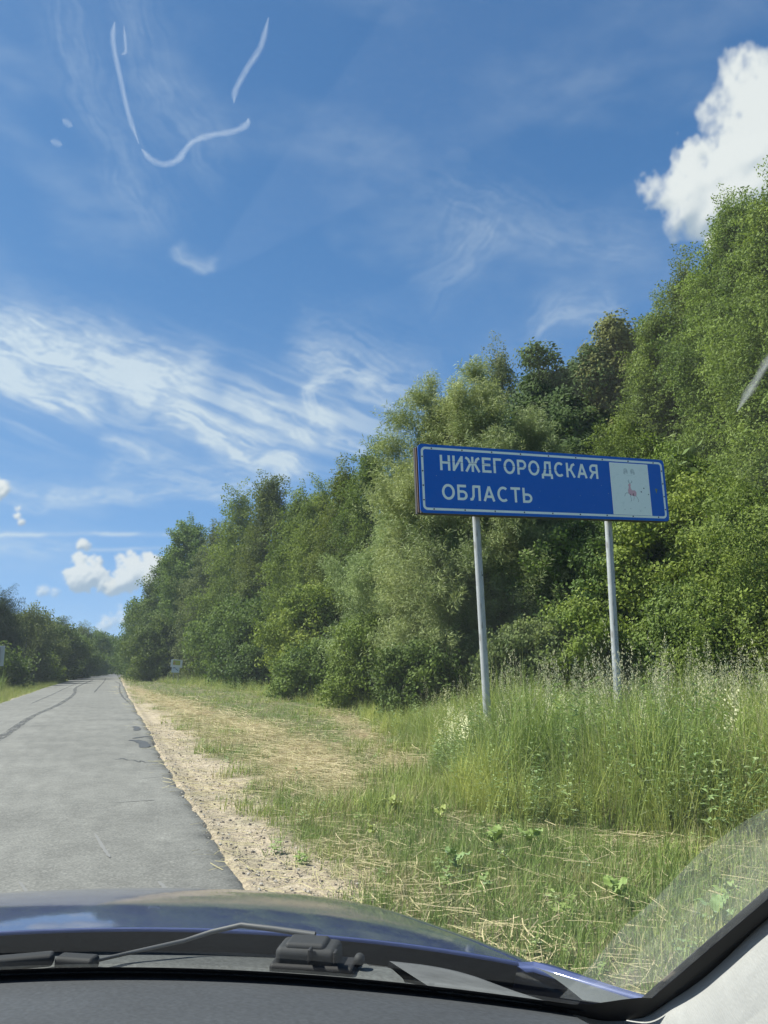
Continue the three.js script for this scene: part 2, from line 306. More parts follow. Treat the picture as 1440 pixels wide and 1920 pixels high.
const road = (() => {
  const us = [0, 0.012, 0.06, 0.2, 0.35, 0.5, 0.62, 0.74, 0.84, 0.92, 0.965, 0.988, 1], p = [], c = [], t = [], ix = [], n = us.length;
  for (const z of zRows) {
    const a = roadLeft(z) + ragged(z + 50) * 0.8, b = roadRight(z) + ragged(z);
    us.forEach((u, i) => {
      const x = lerp(a, b, u), lip = i === 0 || i === n - 1;
      p.push(lip ? x + (i ? 0.03 : -0.03) : x, lip ? -0.1 : 0.015 * Math.sin(u * Math.PI) - (u > 0.98 || u < 0.02 ? 0.008 : 0), z);
      t.push(x / 3.1, z / 3.1);
      const k = 0.61 + 0.16 * (fbm(x * 0.8 + 5, z * 0.22, 4) - 0.5) + 0.05 * (fbm(x * 3.2 + 40, z * 0.09, 3) - 0.5) * 2 - 0.035 * sstep(fbm(x * 1.6, z * 0.5 + 30, 4), 0.55, 0.7) + 0.16 * (fbm(x * 2.4, z * 2.1, 3) - 0.5);
      const edgeTone = lip ? 0.5 : 1;  // outer edge lip takes a darker tone than the road surface
      c.push(k * edgeTone * 1.05, k * edgeTone, k * edgeTone * 0.92);
    });
  }
  for (let j = 0; j < zRows.length - 1; j++) for (let i = 0; i < n - 1; i++) { const a = j * n + i; ix.push(a, a + n, a + n + 1, a, a + n + 1, a + 1); }
  return struct('road', geom(p, ix, t, c), asphaltMat);
})();
const roadTop = (x, z) => 0.015 * Math.sin(clamp((x - roadLeft(z)) / (roadRight(z) - roadLeft(z)), 0, 1) * Math.PI);
const tarMat = std({ color: rgb(0.04, 0.045, 0.052), roughness: 0.75, bumpMap: asphaltBump, bumpScale: 0.002, side: THREE.DoubleSide });
const scrapeMat = std({ color: rgb(0.17, 0.17, 0.165), roughness: 0.95 });
const skidMat = std({ color: rgb(0.065, 0.068, 0.072), roughness: 0.9, transparent: true, alphaMap: noiseTexture(512, (x, y) => { const k = 255 * clamp(sstep(fbm(x * 5, y * 40, 4, 0), 0.33, 0.66) * 0.75 * sstep(0.5 - Math.abs(x - 0.5), 0.02, 0.2), 0, 1); return [k, k, k]; }, false) });
const ribbon = (points, width, y0 = 0.005, steps = 40, wob = 0.25, seed = 1) => {
  const c = new THREE.CatmullRomCurve3(points.map(([x, z]) => V(x, 0, z))), p = [], t = [], ix = [];
  for (let i = 0; i <= steps; i++) {
    const q = c.getPoint(i / steps), d = c.getTangent(i / steps), w = width * 0.5 * (1 - wob + 2 * wob * fbm(i * 0.8 + seed * 9, seed, 3)) * Math.min(1, 0.25 + Math.min(i, steps - i) * 0.4);
    for (const s of [-1, 1]) { const x = q.x - d.z * w * s, z = q.z + d.x * w * s; p.push(x, roadTop(x, z) + y0, z); t.push(s * 0.5 + 0.5, (i / steps) * c.getLength() / 6); }
    if (i) { const a = i * 2; ix.push(a - 2, a, a + 1, a - 2, a + 1, a - 1); }
  }
  return geom(p, ix, t);
};
part('skid_mark', ribbon([[-1.75, -12], [-1.56, -15.7], [-1.5, -22], [-1.17, -28.8], [-0.98, -39.7], [-1.2, -51.9], [-0.9, -66], [-0.37, -83.5]], 0.20, 0.005, 90, 0.35, 1), skidMat, road, 'dark tyre mark curving along the left lane');
part('skid_mark', ribbon([[1.12, -29], [1.08, -36.8], [1.3, -51], [1.6, -62], [1.5, -75]], 0.11, 0.005, 60, 0.3, 2), skidMat, road, 'dark tyre mark near the right road edge far ahead');
part('skid_mark', ribbon([[-0.1, -42], [0.1, -52], [0.5, -70], [0.9, -95]], 0.12, 0.005, 60, 0.3, 3), skidMat, road);
part('skid_mark', ribbon([[-2.1, -30], [-1.9, -40], [-1.7, -55], [-1.1, -80]], 0.09, 0.005, 60, 0.3, 4), skidMat, road);
part('tar_patch', ribbon([[0.62, -14.6], [0.74, -14.35], [0.80, -13.7], [0.76, -13.1]], 0.17, 0.006, 24, 0.3, 5), tarMat, road, 'dark hooked tar patch near the road edge');
part('tar_patch', ribbon([[0.66, -14.9], [0.82, -15.15], [1.0, -15.3]], 0.09, 0.006, 16, 0.4, 6), tarMat, road);
part('tar_patch', ribbon([[0.82, -17.9], [0.85, -17.3], [0.80, -16.7]], 0.13, 0.006, 16, 0.4, 7), tarMat, road, 'small tar spot beside the right road edge');
part('tar_patch', ribbon([[-2.9, -22.4], [-2.7, -22.2], [-2.6, -22.1]], 0.12, 0.006, 10, 0.4, 8), tarMat, road);
const jag = (a, s) => { const r = rngOf(s * 31), o = []; for (let i = 1; i < a.length; i++) for (let k = 0; k < 6; k++) o.push([lerp(a[i - 1][0], a[i][0], k / 6) + (r() - 0.5) * 0.04, lerp(a[i - 1][1], a[i][1], k / 6) + (r() - 0.5) * 0.22]); o.push(a[a.length - 1]); return o; };
for (const [a, w, s] of [[[[0.2, -20.2], [0.6, -20.1], [1.0, -20.3]], 0.03, 9], [[[-0.7, -20.4], [-0.2, -20.2], [0.2, -20.2]], 0.02, 10], [[[0.28, -11.8], [0.6, -11.3], [0.85, -11.1]], 0.018, 11]]) part('crack', ribbon(jag(a, s), w, 0.005, 60, 0.6, s), tarMat, road);
for (const [a, w, s] of [[[[0.06, -6.6], [0.12, -6.05], [0.16, -5.75]], 0.022, 14], [[[0.42, -5.05], [0.47, -4.75]], 0.025, 15], [[[0.22, -8.0], [0.6, -8.05]], 0.02, 16], [[[-0.35, -5.3], [-0.28, -5.0]], 0.018, 17], [[[0.55, -9.6], [0.75, -9.7]], 0.02, 18]]) part('scrape_mark', ribbon(a, w, 0.005, 18, 0.5, s), scrapeMat, road);

// pebbles on the sandy shoulder
{
  const g = toCreasedNormals(new THREE.IcosahedronGeometry(1, 1), 0.6), r = rngOf(31), list = [], p = g.attributes.position;
  for (let i = 0; i < p.count; i++) { const k = 0.8 + 0.4 * vn(p.getX(i) * 2 + 9, p.getY(i) * 2 + p.getZ(i)); p.setXYZ(i, p.getX(i) * k, p.getY(i) * k * 0.6, p.getZ(i) * k); }
  g.computeVertexNormals();
  const q = new THREE.Quaternion();
  for (let i = 0; i < 26000; i++) {
    const z = -3.5 - 17 * r() ** 1.7, e = 2.0 * r() - 0.12, x = roadRight(z) + e, k = cover(x, z), onRoad = e < 0.03;
    if (r() > (onRoad ? 0.35 * Math.exp(-e * e * 300) : k.sandy)) continue;
    const s = 0.003 + 0.011 * r() ** 9, dark = r();
    q.setFromEuler(new THREE.Euler(r() * 0.5, r() * 6.3, r() * 0.5));
    list.push({ m: new THREE.Matrix4().compose(V(x, onRoad ? 0.004 : groundY(x, z) + s * 0.3, z), q, V(s, s, s)), c: dark < 0.3 ? rgb(0.09, 0.08, 0.07) : dark < 0.75 ? rgb(0.26, 0.22, 0.17) : rgb(0.38, 0.35, 0.30) });
  }
  tag(copies('gravel', g, std({ roughness: 0.95 }), list), 'grey and brown gravel scattered on the sandy road shoulder', 'gravel');
}

// ---------------------------------------------------------------- grasses
const leafMat = (rough = 0.62, trans = 0.35, spec = 0.7) => phys({ color: 0xffffff, roughness: rough, transmission: trans, thickness: 0, specularIntensity: spec, side: THREE.DoubleSide });
const grassMat = leafMat(0.92, 0.34, 1), dryMat = leafMat(0.95, 0.2, 0.5);
function bladeInto(P, I, base, dir, height, width, bend, seg = 3) {  // a tapering bent ribbon
  const right = V(-dir.z, 0, dir.x), n0 = P.length / 3;
  for (let s = 0; s < seg; s++) {
    const t = s / seg, w = width * (1 - t * 0.75) * 0.5, x = base.x + dir.x * bend * t * t * height, z = base.z + dir.z * bend * t * t * height, y = base.y + height * (t - 0.32 * bend * t * t);
    P.push(x - right.x * w, y, z - right.z * w, x + right.x * w, y, z + right.z * w);
    if (s) { const a = n0 + s * 2; I.push(a - 2, a - 1, a + 1, a - 2, a + 1, a); }
  }
  P.push(base.x + dir.x * bend * height, base.y + height * (1 - 0.32 * bend), base.z + dir.z * bend * height);
  const a = n0 + seg * 2; I.push(a - 2, a - 1, a);
}
function tuft(n, h, spread, width, bendTo, seed, seg = 3) {
  const r = rngOf(seed), P = [], I = [];
  for (let i = 0; i < n; i++) { const a = r() * 6.283, d = spread * Math.sqrt(r()), b = r() * 6.283; bladeInto(P, I, V(Math.cos(a) * d, -0.02, Math.sin(a) * d), V(Math.cos(b), 0, Math.sin(b)), h * (0.45 + 0.6 * r()), width * (0.7 + 0.6 * r()), bendTo * r() ** 1.3, seg); }
  return geom(P, I);
}
function strawBundle(n, seed) {                                     // cut stalks lying about
  const r = rngOf(seed), P = [], I = [];
  for (let i = 0; i < n; i++) {
    const a = r() * 6.283, L = 0.06 + 0.18 * r(), w = 0.0010 + 0.0013 * r(), cx = (r() - 0.5) * 0.4, cz = (r() - 0.5) * 0.4, y0 = 0.004 + 0.05 * r() ** 2, y1 = y0 + (r() - 0.4) * 0.05, dx = Math.cos(a), dz = Math.sin(a), k = (r() - 0.5) * 0.7, n0 = P.length / 3;
    for (let s = 0; s <= 3; s++) { const t = s / 3 - 0.5, off = k * L * (0.25 - t * t); const x = cx + dx * L * t - dz * off, z = cz + dz * L * t + dx * off, y = Math.max(0.003, lerp(y0, y1, s / 3)); P.push(x + dz * w, y, z - dx * w, x - dz * w, y + w, z + dx * w); if (s) { const b = n0 + s * 2; I.push(b - 2, b - 1, b + 1, b - 2, b + 1, b); } }
  }
  return geom(P, I);
}
function panicle(seed, h) {                                         // a flowering grass stalk with a loose head
  const r = rngOf(seed), P = [], I = [], lean = 0.12 * r(), a = r() * 6.283, head = [];
  for (let s = 0; s < 3; s++) { const aa = r() * 6.283; bladeInto(P, I, V((r() - 0.5) * 0.03, 0, (r() - 0.5) * 0.03), V(Math.cos(aa), 0, Math.sin(aa)), h * (0.4 + 0.3 * r()), 0.006, 0.6 * r() + 0.2, 3); }
  for (let k = 0; k < 2; k++) bladeInto(P, I, V(0, 0, 0), V(Math.cos(a + k * 1.57), 0, Math.sin(a + k * 1.57)), h * 0.86, 0.0035, lean * (k ? 0 : 1), 3);
  const q = geom(P, I);
  const HP = [], HI = [];
  for (let i = 0; i < 46; i++) {
    const t = r(), y = h * (0.72 + 0.28 * t), rad = h * 0.05 * (1 - t * 0.75) * Math.sqrt(r()), b = r() * 6.283, x = Math.cos(b) * rad + Math.cos(a) * lean * y * 0.8, z = Math.sin(b) * rad + Math.sin(a) * lean * y * 0.8, n0 = HP.length / 3, L = 0.011 + 0.012 * r(), w = 0.0035, d = r() * 6.283;
    HP.push(x, y, z, x + Math.cos(d) * w, y + L * 0.5, z + Math.sin(d) * w, x + 0.3 * L * Math.cos(b), y + L, z + 0.3 * L * Math.sin(b), x - Math.cos(d) * w, y + L * 0.5, z - Math.sin(d) * w);
    HI.push(n0, n0 + 1, n0 + 2, n0, n0 + 2, n0 + 3);
  }
  return [q, geom(HP, HI)];
}
function forbSprig(seed, h, nl, leafL, leafW) {                     // an upright meadow plant with leaves up its stem
  const r = rngOf(seed), P = [], I = [];
  bladeInto(P, I, V(0, 0, 0), V(1, 0, 0), h, 0.006, 0.08, 3); bladeInto(P, I, V(0, 0, 0), V(0, 0, 1), h, 0.006, 0.05, 3);
  for (let i = 0; i < nl; i++) {
    const y = h * (0.12 + 0.85 * (i / nl)), a = i * 2.4 + r(), L = leafL * (1 - 0.5 * i / nl) * (0.7 + 0.5 * r()), dx = Math.cos(a), dz = Math.sin(a), w = leafW * L * 0.5, n0 = P.length / 3, dy = L * (0.5 - 0.9 * r());
    P.push(0, y, 0, dx * L * 0.45 - dz * w, y + dy * 0.6 + 0.008, dz * L * 0.45 + dx * w, dx * L * 0.5, y + dy * 0.6 - 0.006, dz * L * 0.5, dx * L * 0.45 + dz * w, y + dy * 0.6 + 0.008, dz * L * 0.45 - dx * w, dx * L, y + dy * 0.7, dz * L);
    I.push(n0, n0 + 1, n0 + 2, n0, n0 + 2, n0 + 3, n0 + 1, n0 + 4, n0 + 2, n0 + 2, n0 + 4, n0 + 3);
  }
  return geom(P, I);
}
const place = (x, z, r, s, tilt = 0.15, wide = 1, y = groundY(x, z)) => new THREE.Matrix4().compose(V(x, y, z), new THREE.Quaternion().setFromEuler(new THREE.Euler((r() - 0.5) * tilt, r() * 6.283, (r() - 0.5) * tilt)), V(s * wide, s * (0.8 + 0.4 * r()), s * wide));
const dist = (x, z) => Math.hypot(x, z);
const mixc = (a, b, t) => rgb(lerp(a[0], b[0], t), lerp(a[1], b[1], t), lerp(a[2], b[2], t));
const inView = (x, z, m = 4) => { const a = Math.atan2(x, -z) / D2R - 20; return a > -29 - 60 / dist(x, z) - m && a < 28 + 60 / dist(x, z) + m; };

// short mown grass
{
  const kinds = [tuft(18, 0.15, 0.07, 0.0055, 0.9, 1), tuft(16, 0.21, 0.07, 0.005, 0.8, 2), tuft(20, 0.11, 0.08, 0.006, 1.1, 3)], lists = [[], [], []], herbs = [], r = rngOf(101);
  const straw = [strawBundle(17, 5), strawBundle(16, 6), strawBundle(15, 7)], sl = [[], [], []];
  const stepOf = (d) => clamp(0.011 * d, 0.055, 0.6);
  for (let z = -2.1; z > -110;) {
    const dz = stepOf(Math.max(4.4, -z));
    for (let x = roadRight(z) + 0.02; x < tallEdge(z) + 0.7; x += dz) {
      const px = x + (r() - 0.5) * dz * 1.4, pz = z + (r() - 0.5) * dz * 1.4, d = dist(px, pz);
      if (!inView(px, pz)) continue;
      const k = cover(px, pz), green = 1 - Math.max(k.sandy * 1.02, k.hay * 0.72), big = clamp(dz / 0.08, 1, 4), patch = fbm(px * 0.7 + 3, pz * 0.7 + 9, 3);
      if (r() < green * 0.95) {
        const i = (r() * 3) | 0, s = (0.55 + 0.6 * r() + 0.7 * sstep(patch, 0.5, 0.75)) * (1 - 0.35 * k.hay);
        const y = clamp((patch - 0.42) * 1.6 + (r() - 0.5) * 0.7, 0, 1);
        lists[i].push({ m: place(px, pz, r, s, 0.3, Math.sqrt(big)), c: r() < 0.16 + 0.4 * k.hay ? mixc([0.42, 0.38, 0.18], [0.32, 0.31, 0.11], r()) : mixc([0.16, 0.25, 0.038], [0.36, 0.40, 0.08], y) });
      }
      if (r() < 0.018 * green) herbs.push({ m: place(px, pz, r, 0.14 + 0.12 * r(), 0.5, 1.3), c: mixc([0.14, 0.24, 0.05], [0.26, 0.34, 0.075], r()) });
      const hw = Math.max(k.hay * 0.85, 0.075, k.sandy * 0.2) * (1 - 0.6 * k.sandy);
      if (r() < hw * 0.95) { const s = (0.75 + 0.6 * r()) * Math.sqrt(big); sl[(r() * 3) | 0].push({ m: place(px, pz, r, s, 0.25), c: mixc([0.50, 0.42, 0.25], [0.37, 0.34, 0.17], r()) }); }
    }
    z -= dz;
  }
  // verge on the left of the road
  for (let z = -22; z > -150; z -= 0.3) for (let x = roadLeft(z) - 0.1; x > roadLeft(z) - 5; x -= 0.3) {
    const px = x + (r() - 0.5) * 0.3, pz = z + (r() - 0.5) * 0.3, l = roadLeft(pz) - px;
    if (!inView(px, pz) || r() > 0.85) continue;
    const tall = sstep(l, 1.7, 2.6);
    lists[(r() * 3) | 0].push({ m: place(px, pz, r, (1.5 + r()) * (1 + 2.6 * tall)), c: mixc([0.17, 0.25, 0.045], [0.33, 0.36, 0.09], clamp(r() * 0.8 + 0.3 - tall * 0.6, 0, 1)) });
  }
  kinds.forEach((g, i) => tag(copies('mown_grass', g, grassMat, lists[i]), ['short green grass mown beside the sandy shoulder', 'slightly longer green grass standing in tufts on the verge', 'low flattened grass covering the verge'][i], 'grass'));
  tag(copies('low_herb', forbSprig(44, 0.5, 14, 0.26, 0.5), grassMat, herbs), 'small leafy herbs sprinkled through the mown grass', 'herbs');
  straw.forEach((g, i) => tag(copies('cut_hay', g, dryMat, sl[i]), ['pale dry hay lying in swaths on the verge', 'yellowish cut stalks strewn over the mown grass', 'thin straw scattered beside the tall grass'][i], 'hay'));
}
// tall meadow
{
  const r = rngOf(202);
  const kinds = [tuft(22, 0.88, 0.14, 0.0085, 1.0, 11, 4), tuft(16, 0.72, 0.15, 0.012, 1.35, 12, 4), tuft(20, 1.02, 0.13, 0.007, 0.75, 13, 4)], lists = [[], [], []];
  const pans = [panicle(21, 1.15), panicle(22, 1.25), panicle(23, 1.05), panicle(24, 1.2)], pl = [[], [], [], []];
  const forbs = [forbSprig(41, 0.7, 16, 0.16, 0.4), forbSprig(42, 0.85, 20, 0.12, 0.3)], fl = [[], []];
  for (let z = -3.4; z > -100;) {
    const dz = clamp(0.0105 * Math.max(4.4, -z), 0.075, 0.5), te = tallEdge(z), deep = z > -24 ? 9 : 3.2;
    for (let x = te - 0.25; x < te + deep; x += dz) {
      const px = x + (r() - 0.5) * dz * 1.5, pz = z + (r() - 0.5) * dz * 1.5;
      if (!inView(px, pz)) continue;
      const inn = px - tallEdge(pz), edge = sstep(inn + (fbm(px, pz, 2) - 0.5) * 0.8, -0.3, 0.9);
      if (edge < 0.05) continue;
      const near = sstep(px, 3.2, 4.6) * 0 + 1, far = sstep(-pz, 9.5, 16), big = clamp(dz / 0.09, 1, 3.2), hgt = lerp(0.45, 1.0, edge) * lerp(1, 0.62, far) * (0.55 + 0.9 * fbm(px * 1.1 + 60, pz * 1.1, 3)) * near;
      const tone = clamp((fbm(px * 0.7 + 70, pz * 0.7 + 3, 3) - 0.5) * 2.2 + 0.5 + (r() - 0.5) * 0.7, 0, 1);
      if (r() < 0.86) lists[(r() * 3) | 0].push({ m: place(px, pz, r, hgt * (0.7 + 0.55 * r()), 0.42, Math.sqrt(big)), c: r() < 0.07 ? mixc([0.36, 0.33, 0.17], [0.28, 0.28, 0.12], r()) : mixc([0.165, 0.245, 0.034], [0.42, 0.455, 0.09], tone) });
      if (inn > 0.5 && r() < 0.14 * sstep(inn, 0.2, 1.5)) pl[(r() * 4) | 0].push({ m: place(px, pz, r, (0.82 + 0.3 * r()) * lerp(1.02, 0.7, far), 0.22) });
      if (r() < 0.05 + 0.4 * sstep(fbm(px * 0.9 + 5, pz * 0.9 + 44, 3), 0.5, 0.65)) fl[(r() * 2) | 0].push({ m: place(px, pz, r, (0.75 + 0.5 * r()) * lerp(0.55, 1, edge) * lerp(1, 0.8, far), 0.3), c: mixc([0.14, 0.24, 0.05], [0.27, 0.35, 0.10], r()) });
    }
    z -= dz;
  }
  kinds.forEach((g, i) => tag(copies('tall_grass', g, grassMat, lists[i]), ['dense tall green meadow grass around the sign posts', 'broad bladed arching grass at the meadow front', 'fine upright tall grass blades in the meadow'][i], 'grass'));
  const headMat = phys({ color: rgb(0.62, 0.60, 0.37), roughness: 0.9, transmission: 0.3, thickness: 0, side: THREE.DoubleSide }), stemMat = phys({ color: rgb(0.30, 0.34, 0.13), roughness: 0.8, transmission: 0.2, thickness: 0, side: THREE.DoubleSide });
  pans.forEach(([s, h], i) => { tag(copies('grass_stalk', s, stemMat, pl[i]), 'thin stalks of flowering grass rising from the meadow', 'grass'); tag(copies('grass_seed_head', h, headMat, pl[i]), 'pale beige grass seed heads above the meadow', 'grass'); });
  forbs.forEach((g, i) => tag(copies('meadow_herb', g, grassMat, fl[i]), ['leafy green herbs growing among the tall grass', 'narrow leaved herbs growing among the tall grass'][i], 'herbs'));
  // cream bedstraw by the left post, a few elsewhere
  const P = [], I = [], q = rngOf(9);
  for (let i = 0; i < 90; i++) { const a = q() * 6.283, t = q(), d = 0.07 * Math.sqrt(q()) * (1.1 - t * 0.6), x = Math.cos(a) * d, z = Math.sin(a) * d, y = 0.3 + 0.3 * t, s = 0.006 + 0.004 * q(), b = q() * 3.1, n0 = P.length / 3; P.push(x - s * Math.cos(b), y, z - s * Math.sin(b), x, y + s * 0.6, z + s, x + s * Math.cos(b), y + s, z + s * Math.sin(b), x, y - s * 0.3, z - s); I.push(n0, n0 + 1, n0 + 2, n0, n0 + 2, n0 + 3); }
  const fg = geom(P, I), list = [];
  for (let i = 0; i < 70; i++) { const a = q() * 6.283, d = 0.75 * Math.sqrt(q()), x = 4.75 + Math.cos(a) * d * 1.1, z = -8.6 + Math.sin(a) * d * 0.7; list.push({ m: place(x, z, q, 0.8 + 0.5 * q(), 0.4) }); }
  for (let i = 0; i < 60; i++) { const z = -5.5 - 8 * q(), x = tallEdge(z) + 0.3 + 4 * q(); list.push({ m: place(x, z, q, 0.9 + 0.7 * q(), 0.4) }); }
  tag(copies('wild_flower', fg, phys({ color: rgb(0.62, 0.62, 0.36), roughness: 0.9, transmission: 0.2, thickness: 0, side: THREE.DoubleSide }), list), 'cream white wild flowers in a patch at the foot of the left sign post', 'flowers');
}
// broad-leaved weeds in the mown grass, each a plant of its own
{
  const leafShape = (L, W, seed) => sheet(4, 8, (u, v) => { const w = W * Math.pow(Math.sin(Math.PI * Math.pow(v, 0.75) * 0.97 + 0.04), 0.8), s = (u - 0.5) * 2; return [s * w * 0.5, 0.03 * L * Math.abs(s) + L * (0.55 * v - 0.5 * v * v) + 0.012 * Math.sin(v * 14 + seed) * Math.abs(s), L * v]; });
  const shapes = [leafShape(0.14, 0.075, 1), leafShape(0.11, 0.07, 2), leafShape(0.17, 0.08, 3)], mats = [phys({ color: rgb(0.19, 0.28, 0.045), roughness: 0.7, transmission: 0.3, thickness: 0, side: THREE.DoubleSide }), phys({ color: rgb(0.26, 0.31, 0.05), roughness: 0.7, transmission: 0.3, thickness: 0, side: THREE.DoubleSide }), phys({ color: rgb(0.15, 0.25, 0.05), roughness: 0.7, transmission: 0.3, thickness: 0, side: THREE.DoubleSide })];
  const r = rngOf(55);
  for (const [x, z, m, n, s, label] of [
    [2.5, -6.6, 1, 8, 0.9, 'yellow green broad leaved weed highest up the mown verge left of the meadow'],
    [2.75, -6.15, 1, 6, 0.7, 'small yellow green weed just in front of the meadow corner'],
    [2.7, -5.15, 0, 9, 0.95, 'fresh green broad leaved weed in the middle of the mown grass'],
    [2.95, -5.05, 0, 7, 0.85, 'green weed with upright leaves right of the middle of the mown grass'],
    [2.2, -4.75, 2, 7, 0.8, 'dark green weed low on the verge near the car bonnet'],
    [2.75, -3.85, 0, 8, 0.9, 'green dock weed close to the right corner of the bonnet'],
    [2.95, -3.3, 2, 8, 1.05, 'large leaved weed beside the windscreen pillar'],
    [3.3, -3.6, 0, 6, 0.8, 'pale green weed in the grass nearest the right pillar'],
    [2.05, -5.9, 1, 6, 0.7, 'small light green weed at the edge of the sandy shoulder'],
  ]) {
    const w = thing('broad_leaved_weed', label, 'weed', [x, groundY(x, z), z]);
    for (let i = 0; i < n; i++) { const l = part('leaf', shapes[(r() * 3) | 0], mats[m], w); l.position.set((r() - 0.5) * 0.05, 0.05 + 0.09 * r(), (r() - 0.5) * 0.05); l.rotation.set(-0.25 - 0.5 * r(), (i / n) * 6.283 + r() * 0.6, 0, 'YXZ'); l.scale.setScalar(s * 0.78 * (0.75 + 0.5 * r())); }
  }
}

// ---------------------------------------------------------------- trees
// leaf sprigs: a twig along +y with leaves; (x, z) spread
function sprig(seed, n, L, leafL, leafW, opt = {}) {
  const r = rngOf(seed), P = [], I = [];
  const { spread = 0.12, droop = 0.3, tipUp = 0 } = opt;
  bladeInto(P, I, V(0, 0, 0), V(1, 0, 0), L, 0.008, 0.06, 2); bladeInto(P, I, V(0, 0, 0), V(0, 0, 1), L, 0.008, 0.04, 2);
  for (let i = 0; i < n; i++) {
    const t = (i + r()) / n, a = r() * 6.283, d = spread * Math.sqrt(r()) * (1.15 - 0.7 * t), bx = Math.cos(a) * d, bz = Math.sin(a) * d, by = L * (0.05 + 0.95 * t);
    const out = V(Math.cos(a + (r() - 0.5) * 1.2), tipUp * (0.4 + r()) - droop * (0.2 + 1.2 * r()), Math.sin(a + (r() - 0.5) * 1.2)).normalize(), l = leafL * (0.65 + 0.6 * r()), w = leafW * (0.7 + 0.5 * r()) * 0.5;
    const side = V(r() - 0.5, r() - 0.5, r() - 0.5).cross(out).normalize(), nrm = side.clone().cross(out), n0 = P.length / 3;
    const b = V(bx, by, bz), m = b.clone().addScaledVector(out, l * 0.45).addScaledVector(nrm, l * 0.06), tip = b.clone().addScaledVector(out, l).addScaledVector(nrm, -l * 0.08), p1 = b.clone().addScaledVector(out, l * 0.42).addScaledVector(side, w), p2 = b.clone().addScaledVector(out, l * 0.42).addScaledVector(side, -w);
    P.push(b.x, b.y, b.z, p1.x, p1.y, p1.z, tip.x, tip.y, tip.z, p2.x, p2.y, p2.z, m.x, m.y, m.z);
    I.push(n0, n0 + 1, n0 + 4, n0 + 1, n0 + 2, n0 + 4, n0 + 2, n0 + 3, n0 + 4, n0 + 3, n0, n0 + 4);
  }
  return geom(P, I);
}
const SPRIGS = {
  birch: sprig(301, 42, 0.62, 0.068, 0.05, { spread: 0.17, droop: 0.9 }),
  willow: sprig(302, 46, 0.62, 0.115, 0.021, { spread: 0.10, droop: 0.05, tipUp: 0.6 }),
  oak: sprig(303, 34, 0.5, 0.12, 0.075, { spread: 0.24, droop: 0.2 }),
  alder: sprig(304, 38, 0.55, 0.085, 0.07, { spread: 0.2, droop: 0.35 }),
  spruce: sprig(305, 60, 0.6, 0.09, 0.012, { spread: 0.06, droop: -0.1 }),
};
const barkBump = noiseTexture(256, (x, y) => { const k = 255 * fbm(x * 14, y * 4, 4, 0); return [k, k, k]; }, false);
const birchBark = noiseTexture(256, (x, y) => { const dark = sstep(fbm(x * 5, y * 26, 3, 0), 0.62, 0.7), k = 175 + 40 * (fbm(x * 9, y * 9, 3) - 0.5); return [lerp(k, 45, dark), lerp(k * 0.98, 42, dark), lerp(k * 0.93, 38, dark)]; });
const BARK = { pale: std({ map: birchBark, roughness: 0.85 }), dark: std({ color: rgb(0.075, 0.06, 0.045), roughness: 0.95, bumpMap: barkBump, bumpScale: 0.01 }), grey: std({ color: rgb(0.13, 0.115, 0.09), roughness: 0.95, bumpMap: barkBump, bumpScale: 0.01 }) };
const LEAF = { birch: leafMat(0.92, 0.4, 0.5), willow: leafMat(0.9, 0.38, 0.7), oak: leafMat(0.92, 0.32, 0.5), alder: leafMat(0.92, 0.38, 0.5), spruce: leafMat(0.95, 0.15, 0.4) };
// species: profile(t) is the crown's radius from its foot (0) to its top (1); rise is how steeply limbs climb, hang how far twigs droop
const KIND = {
  birch: { profile: (t) => Math.pow(Math.sin(Math.PI * clamp(0.3 + 0.69 * t, 0, 1)), 1.15) * 1.08, rise: 0.75, hang: 0.75, bark: 'pale', lo: [0.08, 0.132, 0.019], hi: [0.235, 0.295, 0.045] },
  willow: { profile: (t) => Math.pow(Math.sin(Math.PI * clamp(0.32 + 0.66 * t, 0, 1)), 1.0), rise: 1.0, hang: -0.4, bark: 'grey', lo: [0.15, 0.21, 0.055], hi: [0.38, 0.43, 0.15] },
  oak: { profile: (t) => Math.pow(Math.sin(Math.PI * clamp(0.12 + 0.82 * t, 0, 1)), 0.5), rise: 0.45, hang: 0.0, bark: 'dark', lo: [0.045, 0.095, 0.014], hi: [0.105, 0.165, 0.026] },
  alder: { profile: (t) => Math.pow(Math.sin(Math.PI * clamp(0.2 + 0.78 * t, 0, 1)), 0.65), rise: 0.55, hang: 0.1, bark: 'dark', lo: [0.06, 0.112, 0.018], hi: [0.175, 0.245, 0.04] },
  spruce: { profile: (t) => 1.05 * (1 - t) + 0.03, rise: -0.15, hang: 0.2, bark: 'dark', lo: [0.035, 0.065, 0.025], hi: [0.075, 0.11, 0.045] },
};
let treeSeed = 1000;
